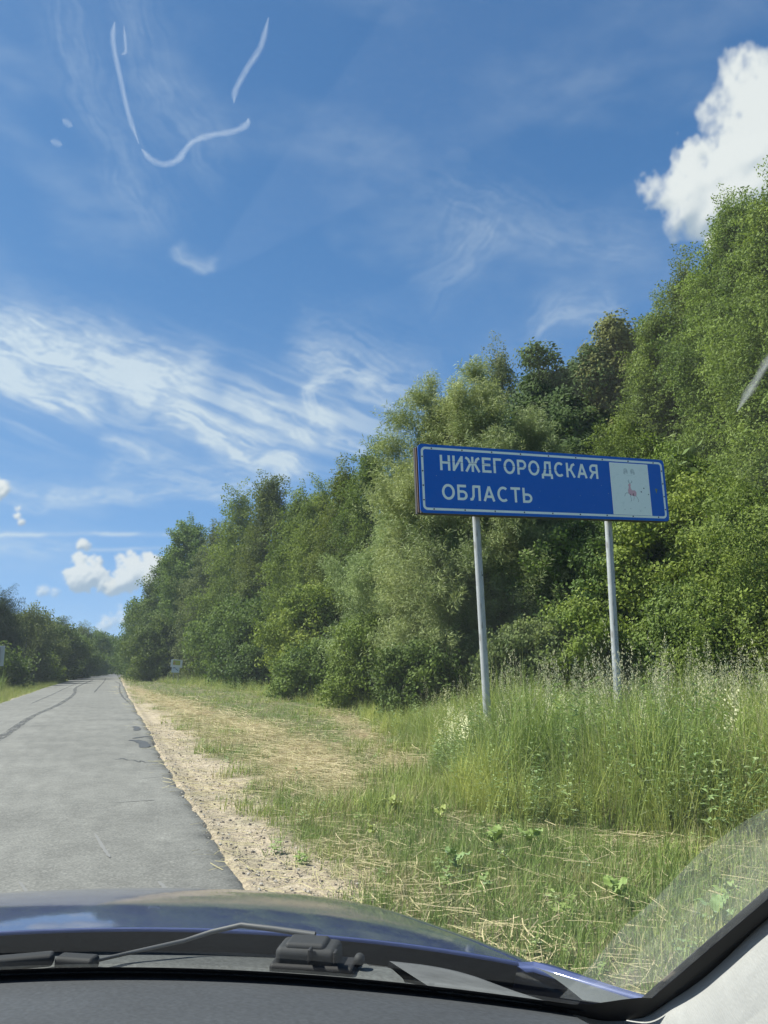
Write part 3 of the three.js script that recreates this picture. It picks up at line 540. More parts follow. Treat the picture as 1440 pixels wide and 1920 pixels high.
function tree(name, kind, label, category, x, z, h, R, o = {}) {
  const s = KIND[kind], r = rngOf(treeSeed++ * 7919), d = dist(x, z), foot = o.foot ?? 0.05, size = o.leaf ?? clamp(d / 26, 1, 2.1);
  const root = thing(name, label, category, [x, groundY(x, z), z], 0, o.group);
  const lean = [(r() - 0.5) * 0.06 + (o.lean ?? 0), (r() - 0.5) * 0.06], stems = o.stems ?? 1, tubes = [], list = [], sway = r() * 6.28;
  const stemList = [];
  for (let k = 0; k < stems; k++) { const a = (k / stems) * 6.283 + r(), off = stems > 1 ? R * 0.42 : 0; stemList.push({ ox: Math.cos(a) * off, oz: Math.sin(a) * off, h: h * (k ? 0.78 + 0.2 * r() : 1) }); }
  const at = (st, t) => V(lean[0] * h * t + st.ox * Math.pow(t, 0.7) + 0.03 * h * Math.sin(t * 3 + sway) * t * (1 - t), st.h * t, lean[1] * h * t + st.oz * Math.pow(t, 0.7));
  const r0 = (o.trunk ?? 0.011 * h + 0.015) / Math.sqrt(stems);
  for (const st of stemList) { const pts = [], rad = []; for (let i = 0; i <= 8; i++) { pts.push(at(st, i / 8 * 0.99)); rad.push(r0 * (1 - 0.93 * i / 8) * (i ? 1 : 1.35)); } tubes.push(tube(pts, rad, 7)); }
  const limbs = [], nb = Math.round((o.limbs ?? clamp(h * 4.2, 26, 60)) * (o.dense ?? 1));
  const tint = 0.9 * (0.78 + 0.46 * r()), warm = 0.92 + 0.13 * r(), dye = (c) => [c[0] * tint * warm, c[1] * tint, c[2] * tint], lo = dye(o.lo ?? s.lo), hi = dye(o.hi ?? s.hi), q = new THREE.Quaternion(), spin = new THREE.Quaternion(), per = (o.per ?? 44) * (o.dense ?? 1) / Math.pow(size, 0.9);
  for (let i = 0; i < nb; i++) {
    const st = stemList[i % stems], t = foot + (1 - foot) * Math.pow((i + r()) / nb, 0.92), u = (t - foot) / (1 - foot), az = i * 2.399 + r() * 0.7 + treeSeed;
    const len = R * s.profile(u) * (0.7 + 0.42 * r()) * (1 + (o.ragged ?? 0.3) * (vn(az * 1.3 + treeSeed, t * 6) - 0.5) * 2);
    if (len < 0.08) continue;
    const dir = V(Math.cos(az), 0, Math.sin(az)), end = at(st, Math.min(t, 0.99)).addScaledVector(dir, len);
    end.y += len * s.rise * 0.35 * (0.6 + 0.8 * r());
    const startT = clamp(t - s.rise * len * 0.55 / h, 0.02, 0.97), a = at(st, startT), mid = a.clone().lerp(end, 0.5); mid.y += len * 0.10 * (s.rise > 0 ? 1 : -1);
    const c = new THREE.QuadraticBezierCurve3(a, mid, end), lr = r0 * 0.32 * (1 - t * 0.7);
    limbs.push(tube([0, 0.33, 0.66, 1].map((k) => c.getPoint(k)), [lr, lr * 0.7, lr * 0.45, lr * 0.15], 5));
    const clump = clamp(vn(az * 2 + 9, t * 9 + treeSeed) * 0.8 + 0.5 * (r() - 0.5) + 0.1, 0, 1), n = Math.max(4, Math.round(per * (0.35 + len / R)));
    // twigs gather in a few tufts along each limb, so that gaps stay between them
    const tw = (o.tuft ?? 0.17) * len + 0.13, nt = 2 + Math.round(len * 1.5 + r()), tufts = [];
    for (let k = 0; k < nt; k++) { const w = k ? 0.28 + 0.74 * ((k - 1 + r()) / Math.max(1, nt - 1)) : 1, sp = 0.34 * len * (1.1 - 0.6 * w); tufts.push([w, V((r() - 0.5) * 2 * sp, (r() - 0.5) * 1.5 * sp, (r() - 0.5) * 2 * sp), 0.75 + 0.5 * r(), r()]); }
    for (let k = 0; k < n; k++) {
      const tf = tufts[(r() * nt) | 0], w = clamp(tf[0] + (r() - 0.5) * 0.12, 0.1, 1.06), p = c.getPoint(Math.min(1, w)).add(tf[1]), off = V(r() - 0.5, (r() - 0.5) * (s.hang > 0.5 ? 1.9 : 0.8), r() - 0.5).multiplyScalar(2).clampLength(0, 1.3).multiplyScalar(tw * tf[2] * Math.pow(r(), 0.45));
      if (w > 1) p.addScaledVector(dir, (w - 1) * len);
      p.add(off); p.y -= Math.max(0, s.hang) * 0.35 * tw;
      if (p.y < 0.1) continue;
      const g = dir.clone().multiplyScalar(0.5).add(off.clone().multiplyScalar(0.7 / tw)).add(V((r() - 0.5) * 0.6, -s.hang * (0.5 + 0.9 * r()) + (s.hang <= 0 ? 0.25 : 0), (r() - 0.5) * 0.6)).normalize();
      q.setFromUnitVectors(UPV, g); spin.setFromAxisAngle(UPV, r() * 6.283); q.multiply(spin);
      const sc = size * (0.7 + 0.55 * r()), tone = clamp(clump * 0.5 + 0.4 * tf[3] + 0.3 * (r() - 0.25), 0, 1);
      list.push({ m: new THREE.Matrix4().compose(p, q, V(sc, sc, sc)), c: mixc(lo, hi, tone) });
    }
  }
  // the leader's own twigs
  for (const st of stemList) for (let k = 0; k < per * 0.9; k++) { const t = 0.78 + 0.25 * r(), p = at(st, t), w = R * 0.30 * (1.06 - t) / 0.26; p.add(V((r() - 0.5) * w, 0, (r() - 0.5) * w)); q.setFromUnitVectors(UPV, V((r() - 0.5) * 1.4, 0.6 - s.hang * r(), (r() - 0.5) * 1.4).normalize()); const sc = size * (0.55 + 0.5 * r()); list.push({ m: new THREE.Matrix4().compose(p, q.clone(), V(sc, sc, sc)), c: mixc(lo, hi, clamp(0.4 + 0.6 * r(), 0, 1)) }); }
  part('trunk', mergeGeometries([...tubes, ...limbs]), BARK[o.bark ?? s.bark], root);
  const cr = copies('crown', SPRIGS[o.sprig ?? kind], LEAF[kind], list, root);
  return root;
}
const T = (...a) => tree(...a), yel = { lo: [0.12, 0.185, 0.022], hi: [0.255, 0.31, 0.042] }, gry = { lo: [0.09, 0.132, 0.036], hi: [0.205, 0.245, 0.07] };
// the row right of the road, far to near
T('alder_tree', 'alder', 'low rounded tree at the far end of the right row, touching the road bend', 'tree', 4.9, -98.4, 8.9, 2.60, { foot: 0.02 });
T('alder_tree', 'alder', 'dark green tree second from the far end of the right row', 'tree', 6.6, -87.1, 12.6, 2.90, { foot: 0.02 });
T('alder_tree', 'alder', 'small bushy tree in front of the right row, just left of the white notice board', 'tree', 5.1, -76, 5.2, 2.30, { foot: 0.0 });
T('aspen_tree', 'alder', 'tall dark aspen behind the yellow and white notice board', 'tree', 8, -78.1, 15.1, 2.38, { foot: 0.03 });
T('birch_tree', 'birch', 'grey green birch just right of the tall dark aspen', 'tree', 9, -69.1, 13.7, 2.20, { foot: 0.02, ...gry });
T('birch_tree', 'birch', 'birch with a pointed top, left neighbour of the tallest birch mid row', 'tree', 9.9, -60.3, 14.8, 2.20, { foot: 0.02 });
T('birch_tree', 'birch', 'tallest birch in the middle of the right row with a narrow crown', 'tree', 10.6, -52.6, 14.4, 2.11, { foot: 0.02, dense: 1.1 });
T('birch_tree', 'birch', 'yellow green birch with low branches in the middle of the right row', 'tree', 10.4, -43, 11.0, 2.02, { foot: 0.0, dense: 1.15, ...yel });
T('birch_tree', 'birch', 'rounded light green birch beside the yellow green one', 'tree', 10.8, -39.6, 10.9, 1.76, { foot: 0.02, dense: 1.15 });
T('birch_tree', 'birch', 'birch left of the willows with a spiky top', 'tree', 11, -35.4, 10.9, 1.67, { foot: 0.02, dense: 1.2, ...yel });
T('birch_tree', 'birch', 'birch directly behind the left edge of the willows', 'tree', 11.1, -32.2, 11.3, 1.58, { foot: 0.02, dense: 1.1 });
T('sapling_tree', 'alder', 'young yellow green sapling at the foot of the birches left of the willows', 'sapling', 8.9, -33, 4.3, 1.50, { foot: 0, ...yel });
T('sapling_tree', 'alder', 'bushy young tree in front of the yellow green birch', 'sapling', 8.9, -43.5, 4.8, 1.80, { foot: 0 });
T('sapling_tree', 'alder', 'young tree right of the notice board at the foot of the birches', 'sapling', 9.2, -60, 5.6, 1.90, { foot: 0 });
T('sapling_tree', 'alder', 'leafy young tree at the foot of the tallest birch mid row', 'sapling', 9, -52, 5.8, 2.00, { foot: 0 });
T('willow_tree', 'willow', 'lower silvery willow left of the big blue sign', 'tree', 8.7, -22.4, 6.4, 1.67, { foot: 0.02, stems: 3, dense: 1.5, ragged: 0.45 });
T('willow_tree', 'willow', 'tallest silvery willow rising above the left corner of the blue sign', 'tree', 8.95, -19, 9.3, 1.75, { foot: 0.02, stems: 4, dense: 1.9, ragged: 0.45 });
T('willow_tree', 'willow', 'bright willow directly behind the middle of the blue sign', 'tree', 10, -18, 7.7, 1.60, { foot: 0.02, stems: 3, dense: 1.6, ragged: 0.4 });
T('birch_tree', 'birch', 'distant pale birch showing above the willows left of the dark oak', 'tree', 18.1, -31.7, 16.8, 1.58, { foot: 0.2, ...gry, dense: 0.9 });
T('birch_tree', 'birch', 'small topped distant birch close beside the dark oak', 'tree', 20.4, -32, 16.5, 1.23, { foot: 0.2, ...gry, dense: 0.8 });
T('oak_tree', 'oak', 'dark green round crowned oak above the right half of the blue sign', 'tree', 16.5, -23.8, 12.2, 2.90, { foot: 0.12, dense: 1.6, ragged: 0.4 });
T('oak_tree', 'oak', 'olive tinged oak between the dark oak and the tall birches', 'tree', 18, -22.6, 13.1, 1.90, { foot: 0.2, dense: 1.3, lo: [0.085, 0.11, 0.025], hi: [0.18, 0.19, 0.045] });
T('birch_tree', 'birch', 'birch at the left side of the tall birch group on the right', 'tree', 15.3, -17.9, 12.2, 1.50, { foot: 0.05, dense: 1.5 });
T('birch_tree', 'birch', 'birch in the middle of the tall birch group with a thin leafy top', 'tree', 16.9, -18.4, 14.2, 1.58, { foot: 0.05, dense: 1.5 });
T('birch_tree', 'birch', 'tallest drooping birch, reaching highest at the right edge of the view', 'tree', 15.9, -15.5, 14.4, 1.85, { foot: 0.04, dense: 1.9, ragged: 0.45 });
T('birch_tree', 'birch', 'birch cut off by the right edge of the view', 'tree', 14.8, -12.4, 12.6, 1.76, { foot: 0.05, dense: 1.6 });
T('young_lime_tree', 'alder', 'leafy young tree behind the right sign post', 'tree', 11.9, -16.2, 4.8, 2.00, { foot: 0, dense: 1.5, leaf: 0.9 });
T('young_lime_tree', 'alder', 'dense young tree below the tall birches, right of the blue sign', 'tree', 12.8, -14.2, 5.2, 2.00, { foot: 0, dense: 1.6, leaf: 0.9, ...yel });
T('young_lime_tree', 'birch', 'young birch below the tall birches at the right edge of the view', 'tree', 13, -11.6, 5.8, 1.90, { foot: 0, dense: 1.5, leaf: 0.95 });
T('young_lime_tree', 'alder', 'shadowy young tree between the two sign posts', 'tree', 11.2, -18.6, 5.0, 1.90, { foot: 0, dense: 1.4, leaf: 0.9 });
// shrubs at the foot of the row
T('shrub', 'alder', 'sunlit fresh green shrub between the sign posts', 'shrub', 9.3, -13.8, 2.3, 0.85, { foot: 0, leaf: 0.8, limbs: 22, ...yel });
T('shrub', 'alder', 'small pale shrub just left of the sunlit shrub between the posts', 'shrub', 8.3, -14, 1.9, 0.70, { foot: 0, leaf: 0.75, limbs: 20, ...gry });
T('shrub', 'alder', 'low dark shrub at the foot of the tallest willow', 'shrub', 7.3, -17.2, 1.6, 0.90, { foot: 0, leaf: 0.85, limbs: 20 });
T('shrub', 'alder', 'bright green shrub at the foot of the lower willow', 'shrub', 7.5, -21.5, 2.4, 1.00, { foot: 0, leaf: 0.9, limbs: 22, ...yel });
T('shrub', 'alder', 'low shrub at the foot of the birches far left of the willows', 'shrub', 7.9, -28.5, 1.8, 1.10, { foot: 0, limbs: 20 });
T('shrub', 'alder', 'leafy shrub behind the meadow right of the right sign post', 'shrub', 11, -12.6, 2.6, 1.00, { foot: 0, leaf: 0.8, limbs: 24 });
T('shrub', 'birch', 'shrub with hanging twigs at the right edge of the meadow', 'shrub', 11.6, -10.2, 2.5, 0.90, { foot: 0, leaf: 0.8, limbs: 22 });
// the row left of the road, near to far
T('spruce_tree', 'spruce', 'pointed spruce at the left edge of the view', 'tree', -6.9, -62, 6.2, 1.44, { foot: 0.04, dense: 1.5 });
T('birch_tree', 'birch', 'rounded birch next to the spruce in the left row', 'tree', -5.5, -68, 5.8, 1.80, { foot: 0, ...gry });
T('birch_tree', 'birch', 'darker birch third in the left row', 'tree', -4.8, -76, 5.7, 1.62, { foot: 0 });
T('alder_tree', 'alder', 'broad low tree in the middle of the left row', 'tree', -4.3, -86, 5.1, 2.07, { foot: 0 });
T('alder_tree', 'alder', 'dense low tree behind the middle of the left row', 'tree', -3, -98, 4.6, 2.16, { foot: 0 });
T('birch_tree', 'birch', 'slim dark topped birch standing out above the left row', 'tree', -4.4, -104, 7.0, 1.26, { foot: 0.02, lo: [0.05, 0.09, 0.028], hi: [0.10, 0.14, 0.045] });
T('birch_tree', 'birch', 'round topped birch rising right of the slim dark one in the left row', 'tree', -2.2, -114, 7.0, 1.89, { foot: 0 });
T('alder_tree', 'alder', 'dark tree where the left row nears the road bend', 'tree', -0.2, -126, 6.1, 2.25, { foot: 0 });
T('alder_tree', 'alder', 'low tree on the left of the road just before the bend', 'tree', 1.1, -148, 6.2, 2.34, { foot: 0, ...yel });
T('alder_tree', 'alder', 'farthest tree closing the road at the bend', 'tree', 4.6, -176, 6.8, 2.88, { foot: 0 });
T('alder_tree', 'alder', 'bushy tree just right of the farthest one behind the bend', 'tree', 8.5, -200, 8.0, 3.60, { foot: 0 });
T('alder_tree', 'alder', 'tree in the shade behind the front of the left row', 'tree', -7.6, -78, 5.4, 2.25, { foot: 0 });
T('shrub', 'alder', 'shrub on the verge at the left edge of the view', 'shrub', -6.4, -54, 1.9, 1.35, { foot: 0, limbs: 22 });
T('shrub', 'alder', 'low shrub under the left row of trees beside the verge', 'shrub', -5.4, -72, 2.1, 1.53, { foot: 0, limbs: 22, ...yel });
T('shrub', 'alder', 'low shrub farther along under the left row', 'shrub', -4.2, -92, 2.1, 1.62, { foot: 0, limbs: 22 });
// the wood behind both rows, one mass
function wood(label, test, n, hOf, seed) {
  const r = rngOf(seed), list = [], q = new THREE.Quaternion();
  for (let i = 0; i < n; i++) {
    const [x, z, w] = test(r), h = hOf(x, z), y = h * Math.pow(r(), 0.8), sc = 1.7 + 1.6 * r();
    q.setFromEuler(new THREE.Euler(r() * 6.3, r() * 6.3, r() * 6.3));
    list.push({ m: new THREE.Matrix4().compose(V(x, y, z), q, V(sc, sc, sc)), c: mixc(KIND.alder.lo, KIND.alder.hi, r()) });
  }
  tag(copies('woodland', SPRIGS.alder, LEAF.alder, list), label, 'wood');
}
wood('dark mass of woodland behind the right row of trees', (r) => { const z = -10 - 92 * r(), x = table([[-102, 7.5], [-80, 10], [-60, 12.6], [-40, 13], [-24, 13.5], [-10, 15.5]], z) + 5 * r(); return [x, z]; }, 9000, (x, z) => table([[-100, 7], [-70, 10], [-34, 8.5], [-24, 7], [-10, 8]], z), 61);
wood('dark mass of woodland behind the left row of trees', (r) => { const z = -56 - 150 * r(), x = table([[-206, 3], [-150, -2.5], [-110, -6.5], [-56, -10]], z) - 6 * r(); return [x, z]; }, 5000, (x, z) => 5.5, 62);

// ---------------------------------------------------------------- the blue border sign
{
  const W = 4.02, H = 0.94, sign = thing('road_sign', 'large blue sign with white lettering and a white deer emblem panel on two grey posts', 'road sign', [5.83, 0, -9.2]);

  const rot = 2.05 * D2R, cy = 3.78, put = (m, x, y, z, extra = 0) => { m.position.set(Math.cos(rot) * x - Math.sin(rot) * y, cy + Math.sin(rot) * x + Math.cos(rot) * y, z); m.rotation.z = rot + extra; return m; };
  const rounded = (w, h, r) => { const s = new THREE.Shape(), x = -w / 2, y = -h / 2; s.moveTo(x + r, y); s.lineTo(x + w - r, y); s.absarc(x + w - r, y + r, r, -Math.PI / 2, 0); s.lineTo(x + w, y + h - r); s.absarc(x + w - r, y + h - r, r, 0, Math.PI / 2); s.lineTo(x + r, y + h); s.absarc(x + r, y + h - r, r, Math.PI / 2, Math.PI); s.lineTo(x, y + r); s.absarc(x + r, y + r, r, Math.PI, 1.5 * Math.PI); return s; };
  // printed face: lettering drawn as strokes, 512 px per metre
  const S = 500, cv = document.createElement('canvas'); cv.width = Math.round(W * S); cv.height = Math.round(H * S);
  const g = cv.getContext('2d'), X = (m) => (m + W / 2) * S, Y = (m) => (H / 2 - m) * S;
  g.fillStyle = '#005cbc'; g.fillRect(0, 0, cv.width, cv.height);
  { const r = rngOf(3); for (let i = 0; i < 700; i++) { g.globalAlpha = 0.05 + 0.1 * r(); g.fillStyle = r() < 0.6 ? '#033a80' : '#2560aa'; const x = r() * cv.width, y = r() * cv.height; g.fillRect(x, y, 1 + r() * 40, 1 + r() * 2.5); } g.globalAlpha = 1; }
  const white = '#dfe9e5';
  g.strokeStyle = white; g.lineWidth = 0.033 * S; g.lineJoin = 'round';
  { const m = 0.055, r = 0.05, x0 = X(-W / 2 + m), y0 = Y(H / 2 - m), x1 = X(W / 2 - m), y1 = Y(-H / 2 + m), q = r * S; g.beginPath(); g.moveTo(x0 + q, y0); g.arcTo(x1, y0, x1, y1, q); g.arcTo(x1, y1, x0, y1, q); g.arcTo(x0, y1, x0, y0, q); g.arcTo(x0, y0, x1, y0, q); g.closePath(); g.stroke(); }
  // letters on a unit box: width w, height 1 (y up), stroke paths
  const LET = {
    'Н': [0.72, (l) => { l(0.09, 0, 0.09, 1); l(0.63, 0, 0.63, 1); l(0.09, 0.52, 0.63, 0.52); }],
    'И': [0.74, (l) => { l(0.09, 0, 0.09, 1); l(0.65, 0, 0.65, 1); l(0.13, 0.12, 0.61, 0.88); }],
    'Ж': [1.04, (l) => { l(0.52, 0, 0.52, 1); l(0.06, 0, 0.36, 0.52); l(0.98, 0, 0.68, 0.52); l(0.3, 0.52, 0.74, 0.52); l(0.36, 0.5, 0.22, 0.82, 0.04, 0.93); l(0.68, 0.5, 0.82, 0.82, 1.0, 0.93); }],
    'Е': [0.66, (l) => { l(0.09, 0, 0.09, 1); l(0.05, 0.92, 0.64, 0.92); l(0.09, 0.52, 0.6, 0.52); l(0.05, 0.08, 0.66, 0.08); }],
    'Г': [0.6, (l) => { l(0.09, 0, 0.09, 1); l(0.05, 0.92, 0.6, 0.92); }],
    'О': [0.84, (l, e) => { e(0.42, 0.5, 0.335, 0.425, 0, Math.PI * 2); }],
    'Р': [0.68, (l, e) => { l(0.09, 0, 0.09, 1); l(0.05, 0.92, 0.38, 0.92); l(0.05, 0.42, 0.38, 0.42); e(0.37, 0.67, 0.235, 0.25, -Math.PI / 2, Math.PI / 2); }],
    'Д': [0.82, (l) => { l(0.04, 0.08, 0.8, 0.08); l(0.08, -0.18, 0.08, 0.12); l(0.76, -0.18, 0.76, 0.12); l(0.65, 0.05, 0.65, 1); l(0.26, 0.92, 0.7, 0.92); l(0.17, 0.08, 0.28, 0.45, 0.31, 0.95); }],
    'С': [0.78, (l, e) => { e(0.42, 0.5, 0.33, 0.425, 0.28 * Math.PI, 1.72 * Math.PI); }],
    'К': [0.7, (l) => { l(0.09, 0, 0.09, 1); l(0.09, 0.52, 0.36, 0.52); l(0.34, 0.54, 0.64, 0, ); l(0.32, 0.5, 0.47, 0.84, 0.66, 0.93); }],
    'А': [0.8, (l) => { l(0.08, 0, 0.4, 0.97); l(0.72, 0, 0.4, 0.97); l(0.2, 0.3, 0.6, 0.3); }],
    'Я': [0.74, (l, e) => { l(0.63, 0, 0.63, 1); l(0.66, 0.92, 0.35, 0.92); l(0.66, 0.44, 0.35, 0.44); e(0.36, 0.68, 0.24, 0.24, Math.PI / 2, Math.PI * 1.5); l(0.07, 0, 0.36, 0.44); }],
    'Б': [0.68, (l, e) => { l(0.09, 0, 0.09, 1); l(0.05, 0.92, 0.6, 0.92); l(0.05, 0.56, 0.36, 0.56); l(0.05, 0.08, 0.36, 0.08); e(0.36, 0.32, 0.235, 0.24, -Math.PI / 2, Math.PI / 2); }],
    'Л': [0.74, (l) => { l(0.64, 0, 0.64, 1); l(0.2, 0.92, 0.68, 0.92); l(0.26, 0.95, 0.24, 0.3, 0.16, 0.09, 0.02, 0.08); }],
    'Т': [0.66, (l) => { l(0.33, 0, 0.33, 1); l(0.0, 0.92, 0.66, 0.92); }],
    'Ь': [0.68, (l, e) => { l(0.09, 0, 0.09, 1); l(0.05, 0.55, 0.36, 0.55); l(0.05, 0.08, 0.36, 0.08); e(0.36, 0.315, 0.235, 0.235, -Math.PI / 2, Math.PI / 2); }],
  };
  const word = (text, x0, base, cap, width) => {
    const total = [...text].reduce((s, c) => s + LET[c][0] + 0.145, -0.145), k = width / total;
    let x = x0; g.strokeStyle = white; g.lineCap = 'butt'; g.lineJoin = 'round'; g.lineWidth = 0.168 * cap * S;
    for (const c of text) {
      const px = (u) => X(x + u * k), py = (v) => Y(base + v * cap);
      LET[c][1]((...a) => { g.beginPath(); g.moveTo(px(a[0]), py(a[1])); for (let i = 2; i < a.length; i += 2) g.lineTo(px(a[i]), py(a[i + 1])); g.stroke(); }, (cx, cy2, rx, ry, a0, a1) => { g.beginPath(); g.ellipse(px(cx), py(cy2), rx * k * S, ry * cap * S, 0, -a0, -a1, true); g.stroke(); });
      x += (LET[c][0] + 0.145) * k;
    }
  };
  word('НИЖЕГОРОДСКАЯ', -1.70, 0.12, 0.213, 2.52);
  word('ОБЛАСТЬ', -1.69, -0.28, 0.213, 1.38);
  // seam across the upper lettering, bolt stains, chips
  g.strokeStyle = '#0b2f66'; g.lineWidth = 1.6; g.beginPath(); g.moveTo(X(-1.66), Y(0.245)); for (let i = 0; i <= 30; i++) g.lineTo(X(-1.66 + i * 0.06), Y(0.248 - 0.0012 * i + 0.003 * Math.sin(i * 5))); g.stroke();
  { const r = rngOf(8); for (let i = 0; i < 26; i++) { g.fillStyle = r() < 0.5 ? '#9fb2bd' : '#1c2c48'; g.beginPath(); g.ellipse(X(-W / 2 + 0.1 + r() * (W - 0.2)), Y((r() - 0.5) * 0.72), 1.2 + 2.2 * r(), 1 + 2 * r(), r() * 3, 0, 6.3); g.fill(); } }
  g.fillStyle = '#6f7f63'; g.beginPath(); g.moveTo(X(1.80), Y(0.02)); g.lineTo(X(1.85), Y(0.015)); g.lineTo(X(1.82), Y(-0.06)); g.fill();
  const tex = new THREE.CanvasTexture(cv); tex.colorSpace = THREE.SRGBColorSpace;
  const plate = new THREE.ExtrudeGeometry(rounded(W, H, 0.06), { depth: 0.012, bevelEnabled: false, curveSegments: 8 });
  { const p = plate.attributes.position, u = plate.attributes.uv; for (let i = 0; i < p.count; i++) u.setXY(i, (p.getX(i) + W / 2) / W, (p.getY(i) + H / 2) / H); }
  const blue = phys({ map: tex, roughness: 0.55, specularIntensity: 0.5 });
  put(part('sign_face', plate, blue, sign, 'blue printed face with white border and lettering'), 0, 0, 0.05);
  // emblem panel
  const E = 600, Q = 1.5, ec = document.createElement('canvas'); ec.width = 0.68 * E; ec.height = 0.775 * E * 1; const e = ec.getContext('2d');
  e.fillStyle = '#e0ebe9'; e.fillRect(0, 0, ec.width, ec.height);
  e.strokeStyle = '#edf4f3'; e.lineWidth = 7; e.strokeRect(2, 2, ec.width - 4, ec.height - 4);
  e.scale(1, 1); const U = (a) => a * ec.width, Vv = (b) => b * ec.height;
  { const r = rngOf(14); for (let i = 0; i < 90; i++) { e.globalAlpha = 0.05; e.fillStyle = r() < 0.5 ? '#8a9c9c' : '#d5e2df'; e.beginPath(); e.ellipse(U(r()), Vv(r()), 3 + 22 * r(), 2 + 10 * r(), r() * 3, 0, 6.3); e.fill(); } }
  e.globalAlpha = 0.28; e.fillStyle = '#6d7f85'; for (const [a, b, c, d, t] of [[0.40, 0.14, 0.05, 0.045, 0.3], [0.58, 0.145, 0.05, 0.045, -0.3], [0.37, 0.19, 0.03, 0.03, 0], [0.62, 0.19, 0.03, 0.03, 0], [0.44, 0.17, 0.02, 0.04, 0], [0.55, 0.17, 0.02, 0.04, 0]]) { e.beginPath(); e.ellipse(U(a), Vv(b), U(c), Vv(d), t, 0, 6.3); e.fill(); }
  e.lineWidth = 2; e.strokeStyle = '#6d7f85'; e.beginPath(); e.ellipse(U(0.49), Vv(0.2), U(0.11), Vv(0.04), 0, 0.2, 2.9); e.stroke();
  e.globalAlpha = 0.2; for (const [a, b] of [[0.30, 0.90], [0.70, 0.92], [0.45, 0.88], [0.83, 0.85]]) { e.beginPath(); e.ellipse(U(a), Vv(b), 8, 6, 0, 0, 6.3); e.fill(); }
  // the stag
  e.globalAlpha = 0.9; e.fillStyle = '#cfa0ac'; e.beginPath();
  [[0.455, 0.405], [0.49, 0.395], [0.51, 0.42], [0.495, 0.44], [0.50, 0.49], [0.53, 0.525], [0.60, 0.525], [0.635, 0.555], [0.635, 0.60], [0.615, 0.64], [0.575, 0.625], [0.50, 0.625], [0.455, 0.605], [0.425, 0.575], [0.425, 0.53], [0.445, 0.49], [0.455, 0.45], [0.44, 0.425]].forEach(([a, b], i) => (i ? e.lineTo(U(a), Vv(b)) : e.moveTo(U(a), Vv(b)))); e.closePath(); e.fill();
  e.strokeStyle = '#a5707e'; e.lineWidth = 1.6; e.globalAlpha = 0.55; e.stroke();
  const line = (pts, w, c, al) => { e.globalAlpha = al; e.strokeStyle = c; e.lineWidth = w * Q; e.lineCap = 'round'; e.beginPath(); pts.forEach(([a, b], i) => (i ? e.lineTo(U(a), Vv(b)) : e.moveTo(U(a), Vv(b)))); e.stroke(); };
  line([[0.435, 0.58], [0.385, 0.575], [0.345, 0.60], [0.325, 0.645]], 2.6, '#7a8a90', 0.85); line([[0.47, 0.61], [0.485, 0.665], [0.495, 0.72], [0.475, 0.735]], 2.6, '#7a8a90', 0.85);
  line([[0.575, 0.63], [0.565, 0.68], [0.55, 0.715]], 2.6, '#a08a92', 0.75); line([[0.62, 0.625], [0.655, 0.67], [0.685, 0.72], [0.66, 0.745]], 2.6, '#8d9599', 0.8);
  line([[0.485, 0.39], [0.465, 0.355], [0.47, 0.32]], 2.4, '#54707c', 0.8); line([[0.465, 0.355], [0.44, 0.345]], 2, '#54707c', 0.8); line([[0.495, 0.39], [0.535, 0.37], [0.545, 0.335]], 2.4, '#54707c', 0.8); line([[0.535, 0.37], [0.555, 0.36]], 2, '#54707c', 0.8); line([[0.485, 0.39], [0.45, 0.37]], 2, '#54707c', 0.7);
  e.globalAlpha = 0.9; e.fillStyle = '#4a2733'; for (const [a, b, c, d] of [[0.475, 0.605, 4, 3], [0.55, 0.6, 3, 6], [0.56, 0.625, 4, 3]]) { e.beginPath(); e.ellipse(U(a), Vv(b), c * Q, d * Q, 0.4, 0, 6.3); e.fill(); }
  e.fillStyle = '#35505a'; for (const [a, b, c, d, t] of [[0.77, 0.545, 4, 5, -0.6], [0.845, 0.475, 5, 3.5, 0.5], [0.955, 0.59, 3.5, 3.5, 0]]) { e.beginPath(); e.ellipse(U(a), Vv(b), c * Q, d * Q, t, 0, 6.3); e.fill(); }
  const et = new THREE.CanvasTexture(ec); et.colorSpace = THREE.SRGBColorSpace;
  const eg = new THREE.BoxGeometry(0.68, 0.775, 0.004); put(part('emblem_panel', eg, phys({ map: et, roughness: 0.6, specularIntensity: 0.5 }), sign, 'white panel with a small pinkish walking stag'), 1.36, -0.008, 0.0665);
  // bolts round the border
  const bolt = new THREE.CylinderGeometry(0.009, 0.011, 0.006, 10); bolt.rotateX(Math.PI / 2);
  const boltMat = std({ color: rgb(0.05, 0.05, 0.055), roughness: 0.6, metalness: 0.5 }), bx = W / 2 - 0.055, by = H / 2 - 0.055;
  for (const s of [-1, 1]) { for (let i = 0; i < 9; i++) put(part('bolt', bolt, boltMat, sign), -bx + 0.14 + i * (2 * bx - 0.28) / 8, s * by, 0.065); for (let i = 0; i < 4; i++) put(part('bolt', bolt, boltMat, sign), s * bx, -by + 0.12 + i * (2 * by - 0.24) / 3, 0.065); }
  // the box of frames behind
  const rust = std({ color: rgb(0.10, 0.058, 0.045), roughness: 0.85, bumpMap: barkBump, bumpScale: 0.003 }), dark = std({ color: rgb(0.045, 0.045, 0.05), roughness: 0.8 });
  put(part('backing_frame', new RoundedBoxGeometry(W - 0.03, H - 0.02, 0.046, 2, 0.006), dark, sign), 0, -0.012, 0.0245);
  put(part('backing_frame', new RoundedBoxGeometry(W - 0.02, H - 0.05, 0.03, 2, 0.006), rust, sign, 'rusty brown rear frame'), -0.012, -0.01, -0.016);
  put(part('backing_frame', new RoundedBoxGeometry(W - 0.04, H - 0.03, 0.06, 2, 0.006), dark, sign), -0.03, -0.016, -0.063);
